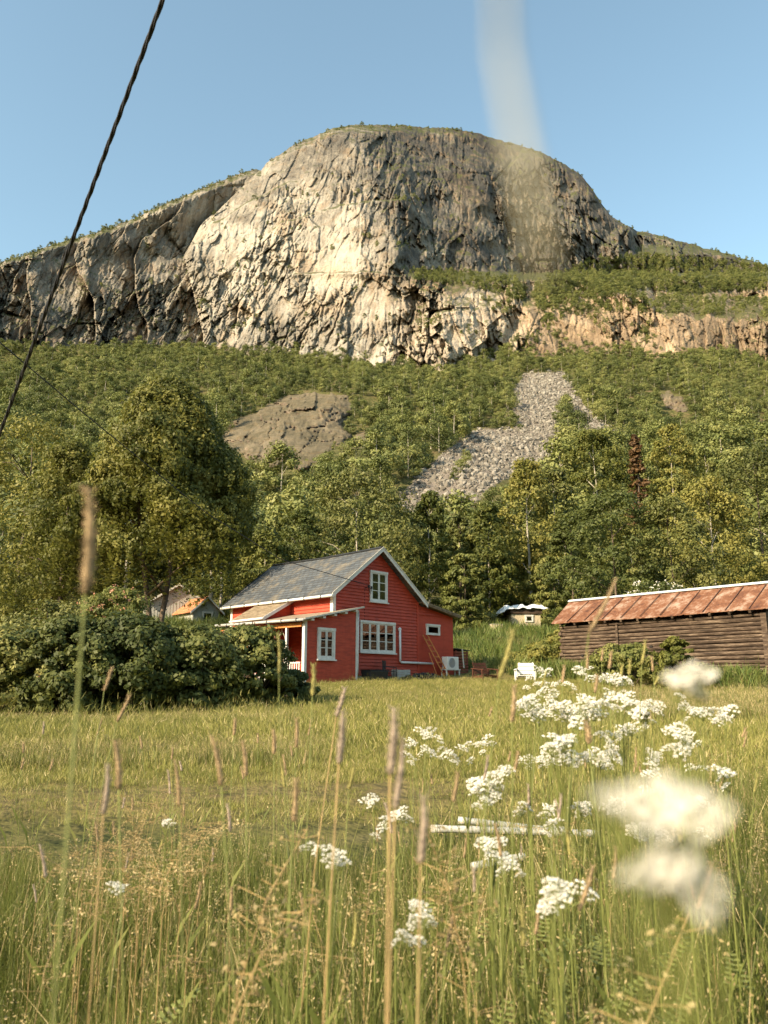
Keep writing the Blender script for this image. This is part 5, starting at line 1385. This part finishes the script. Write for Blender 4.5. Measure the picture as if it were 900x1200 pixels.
# ------------------------------------------------------------------ timothy stalks
rt = random.Random(21)
def timothy(top, bot, wpx, label, mat='timothy', Y=None, root_du=None, group='timothy grass stalks with brown heads', smat='stem'):
    (u0, v0), (u1, v1) = top, bot
    L_ = math.hypot(u1 - u0, v1 - v0)
    if Y is None: Y = max(0.5, 0.085 * 940 / L_)
    a = at(u0, v0, Y); b = at(u1, v1, Y)
    r_ = wpx / 2 * Y / 940
    g0 = gnd(b[0], Y); root = empty('timothy_grass', (b[0], b[1], g0)); tag(root, label, 'grass stalk', group)
    loc = np.array((b[0], b[1], g0)); A_ = a - loc; B_ = b - loc; d = A_ - B_
    mb = MB(); n_ = 14; pts = []; rad = []
    for k in range(n_ + 1):
        f = k / n_; pts.append(B_ + d * f + np.array((0.03 * math.sin(f * 3) * np.linalg.norm(d), 0, 0)))
        rad.append(0.78 * (1.12 - 0.5 * f) * r_ * (0.30 + 0.70 * math.sin(math.pi * min(1, (f * 0.86 + 0.13))) ** 0.5) * rt.uniform(0.9, 1.1) if 0 < k < n_ else r_ * 0.3)
    mb.tube(pts, rad, 8)
    for k in range(260):
        f = rt.random(); c = B_ + d * f; an = rt.random() * 6.28; o_ = Vector((math.cos(an), math.sin(an), 0.5)); c = Vector(c) + Vector((0.03 * math.sin(f * 3) * float(np.linalg.norm(d)), 0, 0))
        w_ = r_ * 0.12; mb.add([c + o_ * r_ * 0.7 + Vector((0, 0, w_)), c + o_ * r_ * 0.7 - Vector((0, 0, w_)), c + o_ * r_ * rt.uniform(1.15, 1.5) + Vector((0, 0, w_ * 3))], [(0, 1, 2)])
    mb.build('seed_head', M[mat], root, True)
    H = B_[2]; tx = d[0] / max(1e-6, d[2]) if d[2] > 0 else 0
    tx = max(-0.6, min(0.6, tx)); mb = MB()
    gx = -tx * min(H, 0.35) * 0.9 + rt.uniform(-.03, .03)
    mb.tube([(gx, 0, -0.03), (gx * 0.9, 0.0, H * 0.35), (gx * 0.45, 0, H * 0.75), tuple(B_)], [r_ * 0.30, r_ * 0.27, r_ * 0.22, r_ * 0.2], 5)
    mb.build('stem', M[smat], root, True)
    mb = MB()
    hl = H * 0.45; s_ = rt.choice((-1, 1)); w_ = r_ * 0.5
    mb.add([(gx, 0, hl), (gx + s_ * 0.03, 0.005, hl + 0.12), (gx + s_ * 0.09, 0.0, hl + 0.20), (gx + s_ * 0.035, 0.0, hl + 0.10)], [(0, 3, 2, 1)]); mb.build('leaf', M['grass'], root)
    return root
T = [
 ((103, 572), (100, 697), 17, 'large blurred brown timothy head at the left edge, higher than the hedge', 'timothy', 0.62),
 ((722, 677), (690, 742), 6, 'tilted pale timothy head crossing the barn roof, on a long slanting stem', 'timothy', 1.15),
 ((601, 738), (585, 795), 7, 'tilted pale timothy head just left of the white chair', 'timothy_green', 1.25),
 ((325, 742), (327, 790), 4, 'thin yellow green stalk in front of the veranda end of the hedge', 'timothy_green', 1.5),
 ((367, 778), (366, 816), 6, 'short yellow green head in front of the porch wall', 'timothy_green', 1.8),
 ((131, 782), (122, 810), 5, 'brown head leaning right before the left hedge, upper one of two', 'timothy', 2.4),
 ((152, 814), (137, 846), 5, 'brown head leaning right before the left hedge, lower one of two', 'timothy', 2.3),
 ((135, 868), (139, 925), 8, 'upright thick brown head at the left, above the greyish one', 'timothy', 1.35),
 ((126, 896), (121, 955), 7, 'greyish pink head at the left, lowest of the left cluster', 'timothy_pink', 1.25),
 ((248, 862), (259, 921), 7, 'brown head leaning left, large, between hedge and front meadow', 'timothy', 1.3),
 ((204, 890), (210, 945), 5, 'narrow curved brown head left of the leaning large one', 'timothy', 1.4),
 ((284, 868), (288, 910), 6, 'short upright brown head right of the leaning large one', 'timothy', 1.8),
 ((347, 842), (347, 876), 5, 'small brown head on the lawn below the hedge end', 'timothy', 2.2),
 ((320, 855), (321, 884), 5, 'small brown head on the lawn left of the hedge end', 'timothy', 2.5),
 ((404, 806), (394, 840), 6, 'pale blurred head below the porch corner, leaning right', 'timothy_pink', 2.1),
 ((401, 833), (397, 895), 9, 'wide pale brown head below the porch corner, upright', 'timothy_pink', 1.25),
 ((461, 829), (457, 908), 11, 'tall pale pink blurred head below the big window, left of a pair', 'timothy_pink', 0.95),
 ((471, 864), (463, 948), 9, 'tall pale pink blurred head below the big window, right of a pair', 'timothy_pink', 0.95),
 ((496, 933), (493, 1012), 10, 'greyish pink blurred head left of the white poles', 'timothy_pink', 0.95),
 ((346, 912), (344, 963), 7, 'brown head in the middle of the left front meadow', 'timothy', 1.5),
 ((275, 842), (274, 862), 4, 'tiny brown head close below the hedge, middle', 'timothy', 3.6),
 ((602, 803), (600, 846), 6, 'reddish brown head on the lawn below the chairs', 'timothy', 1.8),
 ((688, 764), (688, 784), 4, 'dark red stalk before the left half of the barn wall', 'timothy', 3.6),
 ((716, 763), (714, 784), 4, 'orange brown stalk before the barn door post', 'timothy', 3.5),
 ((706, 760), (705, 775), 3, 'thin brown stalk between two thicker ones before the barn', 'timothy', 4.2),
 ((729, 778), (727, 795), 4, 'pale stalk right of the orange brown one', 'timothy_green', 4.0),
 ((738, 773), (737, 791), 4, 'pale upright stalk before the bush at the barn', 'timothy_green', 4.0),
 ((756, 750), (752, 779), 4, 'long pale stalk reaching the middle of the barn wall', 'timothy_green', 2.8),
 ((763, 769), (765, 787), 3, 'thin brown stalk right of the long pale one at the barn', 'timothy', 4.0),
 ((772, 792), (767, 803), 3, 'short leaning stalk below the barn bush', 'timothy_green', 5.0),
 ((661, 780), (659, 800), 4, 'brown stalk below the left barn corner', 'timothy', 3.6),
 ((700, 790), (697, 812), 4, 'brown stalk among the highest white flowers', 'timothy', 3.4),
 ((640, 786), (634, 806), 3, 'pale stalk right of the white chair', 'timothy_green', 3.8),
 ((687, 845), (690, 872), 7, 'dark brown head among the white flowers', 'timothy', 2.2),
 ((607, 880), (603, 905), 4, 'thin brown head between two white flower groups', 'timothy', 2.8),
 ((536, 905), (531, 940), 5, 'pale curved head left of the middle flower group', 'timothy', 2.0),
 ((415, 895), (409, 925), 5, 'pale forked head right of the lawn middle', 'timothy_green', 2.2),
]
for (a_, b_, w_, lab, mat, Y_) in T:
    timothy(a_, b_, w_, lab, mat, Y_, smat='stem_dry' if mat == 'timothy_pink' else 'stem')
cnt = 0
for k in range(110):
    Y_ = rt.uniform(1.5, 6.5); u = rt.uniform(20, 890); v = rt.uniform(815, 1010) if Y_ > 3.5 else rt.uniform(880, 1080); L_ = 80.0 / Y_ * rt.uniform(0.8, 1.2); le = rt.uniform(-0.35, 0.35)
    if at(u, v, Y_)[2] > 1.35 or at(u, v, Y_)[2] < gnd(at(u, v, Y_)[0], Y_) + 0.45: continue
    timothy((u + le * L_, v), (u, v + L_), max(2.5, L_ * 0.12), 'slim timothy stalk with a small brown head in the ' + ('left' if u < 330 else 'middle' if u < 600 else 'right') + ' part of the meadow', rt.choice(('timothy', 'timothy', 'timothy_pink', 'timothy_green')), Y_, group='small timothy stalks scattered in the meadow')

# ------------------------------------------------------------------ drooping seed grasses
def panicle(seed, H, droop):
    rg = np.random.default_rng(seed); mb = MB(); pts = []
    for k in range(9):
        f = k / 8; pts.append((droop * max(0, f - 0.6) ** 2 * 2.6 * H, 0.0, H * f - droop * max(0, f - 0.72) ** 2 * 2.6 * H))
    mb.tube(pts, [0.0022 * (1 - 0.7 * k / 8) for k in range(9)], 5)
    sp = []
    for k in range(34):
        f = 0.70 + 0.30 * rg.random(); i = min(7, int(f * 8)); a = np.array(pts[i]) + (np.array(pts[i + 1]) - np.array(pts[i])) * (f * 8 - i)
        l_ = 0.05 * (1.15 - f) * 3 * rg.random() + 0.006; t_ = rg.random() * 6.28; e = a + np.array([math.cos(t_) * l_, math.sin(t_) * l_, l_ * 0.4 - droop * 0.02])
        mb.tube([tuple(a), tuple(e)], 0.0006, 3)
        for q in range(4): sp.append(e + rg.normal(size=3) * 0.004)
    return mb, np.array(sp), rg
pan_src = []
def seed_grass(X, Y, H, rz, k, label, s_=1.0, group='dry seed grasses in the front meadow'):
    if len(pan_src) <= k:
        for q in range(len(pan_src), k + 1):
            mb, sp, rg = panicle(80 + q, 1.0, (0.25, 0.55, 0.9)[q % 3]); me = bpy.data.meshes.new('stem'); me.from_pydata(mb.v, [], mb.f); me.materials.append(M['stem_dry'])
            V, Q = leaf_quads(sp, 0.0085, rg, 0.45, 0.5); pan_src.append((me, mesh_np('spikelets', V, Q, [M['grass_dry']])))
    r = empty('seed_grass', (X, Y, gnd(X, Y)), rz); r.scale = (H * s_,) * 3; tag(r, label, 'grass stalk', group)
    link('stem', pan_src[k][0], r); link('sprays', pan_src[k][1], r)
    return r
for k in range(46):
    u = rt.uniform(90, 235); v = rt.uniform(900, 985); Y_ = rt.uniform(2.6, 5.5); p = at(u, v, Y_); g0 = gnd(p[0], Y_)
    if p[2] - g0 < 0.5: continue
    seed_grass(p[0], Y_, p[2] - g0, rt.random() * 6.28, rt.randrange(3), 'pale dry seed grass in the dense patch at the left of the front meadow', group='pale seed grasses at the left of the meadow')
for k in range(40):
    u = rt.uniform(40, 860); v = rt.uniform(925, 1090); Y_ = rt.uniform(2.2, 5.0); p = at(u, v, Y_); g0 = gnd(p[0], Y_)
    if not 0.4 < p[2] - g0 < 1.2: continue
    seed_grass(p[0], Y_, p[2] - g0, rt.random() * 6.28, rt.randrange(3), 'drooping dry seed grass standing in the ' + ('left' if u < 330 else 'middle' if u < 560 else 'right') + ' front meadow')
for (u, v, Y_, k, rz, lab) in ((275, 925, 1.5, 0, 0.2, 'blurred speckled seed grass at the left, straight below the large leaning head'), (690, 1010, 1.0, 0, 0.3, 'blurred drooping seed grass at the bottom right'), (235, 965, 1.2, 1, 1.0, 'blurred seed grass right of the dry patch'), (545, 905, 1.6, 0, 4.0, 'blurred seed grass beside the middle white flowers')):
    p = at(u, v, Y_); seed_grass(p[0], Y_, p[2] - gnd(p[0], Y_), rz, k, lab)

# ------------------------------------------------------------------ cow parsley
def umbel_mesh(seed, R=0.034, nu=15, fl=46):
    rg = np.random.default_rng(seed); C = []; N_ = []; mb = MB()
    for k in range(nu):
        th = k * 2.4; r = R * math.sqrt((k + 0.4) / nu) * rg.uniform(0.9, 1.1); c = np.array([r * math.cos(th), r * math.sin(th), 0.55 * R * (1 - (r / R) ** 2) + rg.normal() * 0.003])
        mb.tube([(0, 0, -R * 0.9), tuple(c - np.array([0, 0, 0.004]))], 0.0006, 3)
        for q in range(fl):
            g = rg.normal(size=3); g[2] = abs(g[2]) * 0.9; g /= np.linalg.norm(g); C.append(c + g * R * 0.20 * rg.uniform(0.6, 1.1) * np.array([1, 1, 0.8])); N_.append(g)
    V, Q = leaf_quads(np.array(C), R * 0.085, rg, 1.0, 0.0, np.array(N_), 1.0)
    b = len(V); F3 = [f for f in mb.f if len(f) == 4]
    return mesh_np('umbel', np.concatenate([V, np.array(mb.v)]), np.concatenate([Q, np.array(F3) + b]), [M['petal'], M['stem']], mi=[0] * len(Q) + [1] * len(F3))
UM = [umbel_mesh(40 + k) for k in range(4)]
UMN = umbel_mesh(49, 0.034, 14, 170)
def parsley(heads, Y, label, scale=1.0, fine=False, group='cow parsley plants in the right half of the meadow'):
    """heads: sight lines (u, v, radius px); the umbels hang on one branching stem"""
    P3 = []
    if not fine: heads = list(heads) + [(h[0] + rt.uniform(-12, 12), h[1] + rt.uniform(-5, 12), h[2] * rt.uniform(0.6, 0.95)) for h in heads for _ in range(1 if len(heads) < 3 else 2) if rt.random() < 0.7]
    for (u, v, r) in heads:
        y = Y + rt.uniform(-0.05, 0.05) * Y; P3.append((at(u, v, y), 1.25 * r * y / 940 / 0.034))
    c = sum(p[0] for p in P3) / len(P3); X = c[0] + rt.uniform(-.02, .02); g0 = gnd(X, Y); root = empty('cow_parsley', (X, Y, g0)); tag(root, label, 'flower', group)
    H = c[2] - g0; mb = MB(); fork = Vector((0, 0, H * 0.72))
    mb.tube([(rt.uniform(-.03, .03), 0, -0.03), (0, 0, H * 0.4), fork], [q * (0.3 if fine else 1) for q in (0.0035, 0.003, 0.0022)], 6)
    for p, s_ in P3:
        e = Vector((p[0] - X, p[1] - Y, p[2] - g0 - 0.03 * s_)); mb.tube([fork, fork.lerp(e, 0.55) + Vector((0, 0, 0.02)), e], [q * (0.4 if fine else 1) for q in (0.0016, 0.0013, 0.001)], 5)
    for k in range(3):   # feathery leaves
        z = H * (0.15 + 0.10 * k); an = rt.random() * 6.28
        for q in range(7):
            f = 0.03 + q * 0.02; w_ = 0.05 * (1 - q / 9); b = Vector((math.cos(an) * f, math.sin(an) * f, z + f * 0.5)); sd = Vector((-math.sin(an), math.cos(an), 0.1))
            for s2 in (-1, 1): mb.add([b, b + sd * s2 * w_ + Vector((0, 0, 0.004)), b + sd * s2 * w_ * 0.9 + Vector((math.cos(an) * .012, math.sin(an) * .012, 0.008)), b + Vector((math.cos(an) * .010, math.sin(an) * .010, 0.004))], [(0, 1, 2, 3)])
    mb.build('stem', M['stem'], root)
    for p, s_ in P3:
        o = link('umbel', UMN if fine else rt.choice(UM), root, (p[0] - X, p[1] - Y, p[2] - g0)); o.scale = (s_,) * 3
        o.rotation_euler = (rt.uniform(0.25, 0.8), rt.uniform(-0.3, 0.3), rt.random() * 6.28)
    return root
for heads, Y_, lab in (
    ([(612, 832, 9), (622, 826, 9), (628, 838, 9), (618, 842, 7)], 3.2, 'cow parsley at the left end of the long white flower band, below the white chair'),
    ([(652, 831, 8), (664, 829, 9), (672, 838, 9), (660, 845, 7), (648, 826, 7)], 3.3, 'cow parsley second from the left in the long white flower band'),
    ([(688, 824, 10), (694, 836, 11), (704, 828, 10), (681, 835, 8)], 3.1, 'cow parsley in the middle of the long white flower band, the densest'),
    ([(677, 848, 9), (684, 843, 8)], 3.0, 'cow parsley just under the densest part of the white flower band'),
    ([(718, 818, 8), (728, 822, 8), (735, 829, 7), (738, 818, 8)], 3.3, 'cow parsley right of the middle in the long white flower band'),
    ([(748, 838, 9), (757, 832, 10), (765, 828, 8), (770, 836, 6), (750, 829, 7)], 3.1, 'cow parsley at the right end of the long white flower band'),
    ([(650, 868, 10), (660, 873, 10), (645, 880, 9), (668, 868, 8), (655, 884, 9), (663, 891, 8)], 2.8, 'dense cow parsley below the left half of the flower band'),
    ([(699, 884, 8), (706, 890, 7), (690, 887, 7)], 2.9, 'small cow parsley below the middle of the flower band, left one'),
    ([(720, 889, 8), (716, 883, 6)], 3.0, 'small cow parsley below the middle of the flower band, right one'),
    ([(710, 868, 6), (703, 862, 6), (715, 874, 6)], 3.2, 'sparse cow parsley close below the densest part of the band'),
    ([(573, 914, 10), (566, 922, 10), (580, 924, 9), (560, 930, 8), (575, 934, 8), (592, 908, 7), (597, 903, 6), (570, 941, 7)], 2.7, 'large cow parsley above the white poles'),
    ([(614, 948, 8), (608, 954, 6)], 2.9, 'single cow parsley right above the white poles'),
    ([(492, 858, 6), (503, 859, 7), (513, 868, 6), (481, 871, 6)], 3.8, 'cow parsley left of the middle, upper of the small group'),
    ([(541, 880, 7), (549, 875, 6), (525, 885, 7), (518, 880, 5), (572, 868, 7), (562, 874, 5)], 3.7, 'wide cow parsley above the large one, right of the small upper group'),
    ([(505, 884, 6), (498, 878, 5)], 3.9, 'tiny cow parsley between the two small upper groups'),
    ([(616, 893, 6), (622, 889, 5)], 3.6, 'tiny cow parsley right of the large one'),
    ([(430, 942, 8), (437, 936, 6)], 2.9, 'cow parsley near the middle, left one of two'),
    ([(452, 963, 7), (462, 958, 8), (472, 952, 7), (448, 970, 6)], 2.7, 'cow parsley near the middle, right one of two, beside the pink head'),
    ([(566, 990, 8), (576, 994, 8), (585, 988, 7)], 2.3, 'cow parsley right in front of the white poles'),
    ([(592, 1008, 8), (600, 1016, 8), (583, 1004, 6)], 2.2, 'cow parsley just below the one in front of the poles'),
    ([(646, 968, 6), (652, 964, 6)], 2.6, 'small cow parsley before the right end of the poles'),
    ([(387, 1001, 9), (392, 1013, 9), (383, 1010, 6)], 2.0, 'cow parsley in the left centre of the front meadow'),
    ([(365, 992, 6), (372, 998, 6)], 2.2, 'small cow parsley left of the one in the left centre'),
    ([(644, 1048, 10), (655, 1040, 10), (658, 1058, 11), (640, 1062, 9)], 1.7, 'cow parsley low at the bottom right, blurred'),
    ([(682, 1042, 9), (690, 1050, 9)], 1.8, 'cow parsley at the bottom right, beside the drooping seed grass'),
    ([(492, 1068, 10), (498, 1078, 9), (487, 1082, 8)], 1.7, 'cow parsley at the bottom centre'),
    ([(472, 1098, 8), (480, 1104, 8)], 1.6, 'cow parsley at the very bottom centre'),
    ([(790, 858, 8), (799, 855, 9), (797, 868, 8)], 2.6, 'cow parsley at the right side, upper one of two'),
    ([(790, 880, 8), (800, 884, 9), (806, 876, 8)], 2.5, 'cow parsley at the right side, lower one of two'),
    ([(764, 900, 7), (768, 908, 6)], 2.8, 'small cow parsley left of the two at the right side'),
    ([(678, 786, 6), (690, 785, 5), (684, 792, 5)], 5.5, 'highest cow parsley, standing before the left barn wall'),
    ([(700, 797, 5), (712, 795, 6), (716, 800, 5)], 5.2, 'second highest cow parsley, before the barn wall, right one'),
    ([(650, 803, 4), (657, 801, 4), (670, 806, 5)], 5.4, 'small cow parsley between white chair and barn'),
    ([(836, 838, 9), (846, 846, 9), (858, 834, 8)], 2.9, 'cow parsley beyond the right end of the flower band'),
    ([(840, 905, 8), (852, 912, 9)], 2.6, 'cow parsley near the far right edge'),
    ([(132, 1040, 7), (139, 1038, 5)], 2.1, 'lone pale cow parsley at the bottom left'),
    ([(480, 888, 5), (474, 884, 4)], 4.0, 'tiny cow parsley left of the small upper group'),
    ([(196, 965, 5), (202, 968, 4)], 3.0, 'tiny pale cow parsley at the left in the dry patch')):
    parsley(heads, Y_, lab)
for k in range(22):
    u = rt.uniform(600, 830); v = 790 + (rt.random() ** 1.2) * 190; y = rt.uniform(2.8, 4.6); r_ = 0.034 * 940 / y
    parsley([(u + rt.uniform(-14, 14), v + rt.uniform(-6, 6), r_ * rt.uniform(0.6, 0.9)) for _ in range(rt.choice((2, 3, 4)))], y, 'cow parsley scattered between the dense white clusters at the right of the meadow', group='scattered cow parsley at the right of the meadow')
parsley([(742, 968, 30), (778, 945, 34), (714, 942, 18), (810, 962, 34)], 0.16, 'huge blurred white flower head close to the viewer at the right, upper of two', fine=True)
parsley([(762, 1040, 28), (804, 1046, 34), (788, 1022, 28)], 0.17, 'huge blurred white flower head close to the viewer at the bottom right, lower of two', fine=True)
parsley([(800, 808, 22), (815, 798, 22)], 0.34, 'blurred bright white flower head at the right edge, level with the barn foot', fine=True)
# stalk arching right before the lens
mb = MB(); Yn = 0.07
pts = [(0.14, 0.10, gnd(0.14, 0.1)), (0.10, 0.09, 0.9), (0.07, 0.075, 1.5)] + [tuple(at(u, v, y)) for (u, v, y) in ((980, 120, 0.09), (880, -140, 0.08), (720, -230, Yn), (585, -130, Yn), (590, 60, Yn), (612, 180, Yn), (640, 320, Yn))]
r0 = empty('grass_blade', (0.14, 0.10, gnd(0.14, 0.1))); tag(r0, 'pale grass stalk so near that it blurs into a faint streak over sky and cliff', 'grass stalk')
o0 = Vector(r0.location); mb.tube([Vector(p) - o0 for p in pts], [0.0012, 0.001, 0.0008, 0.0005, 0.0004, 0.0004, 0.0005, 0.0006, 0.0008, 0.0010], 6); mb.build('stalk', paint('pale_straw', (0.42, 0.40, 0.30), 0.1, 0.7, 30.0), r0, True)

n = 110; X = 0.35 + 1.9 * rng.random(n); Y = 4.6 + 1.9 * rng.random(n)
place('pole_grass', X, Y, 0.55 + 0.45 * rng.random(n), tall)
M['old_white'] = paint('old_white', (0.50, 0.50, 0.46), 0.2, 0.6, 6.0, (0.22, 0.2, 0.15))
# ------------------------------------------------------------------ white poles in the grass
for (a_, b_, Y_, lab) in (((537, 961), (662, 975), 6.6, 'white pole lying in the grass, rear one of three'), ((505, 971), (700, 977), 6.2, 'long white pole lying in the grass, middle one of three'), ((553, 1016), (615, 1004), 5.4, 'short piece of white pole almost hidden in the grass, front one of three')):
    p, q = at(*a_, Y_), at(*b_, Y_ + 0.1); c = (p + q) / 2; o_ = np.array(c); mb = MB(); d = (q - p)
    N_ = 16; mb.tube([tuple(p - o_ + d * k / N_) for k in range(N_ + 1)], [0.027 + 0.002 * math.sin(k * 2.2) for k in range(N_ + 1)], 10)
    o = mb.build('pole', M['old_white'], None, True, loc=tuple(o_)); tag(o, lab, 'pole', 'white poles lying in the meadow')
    sup = []
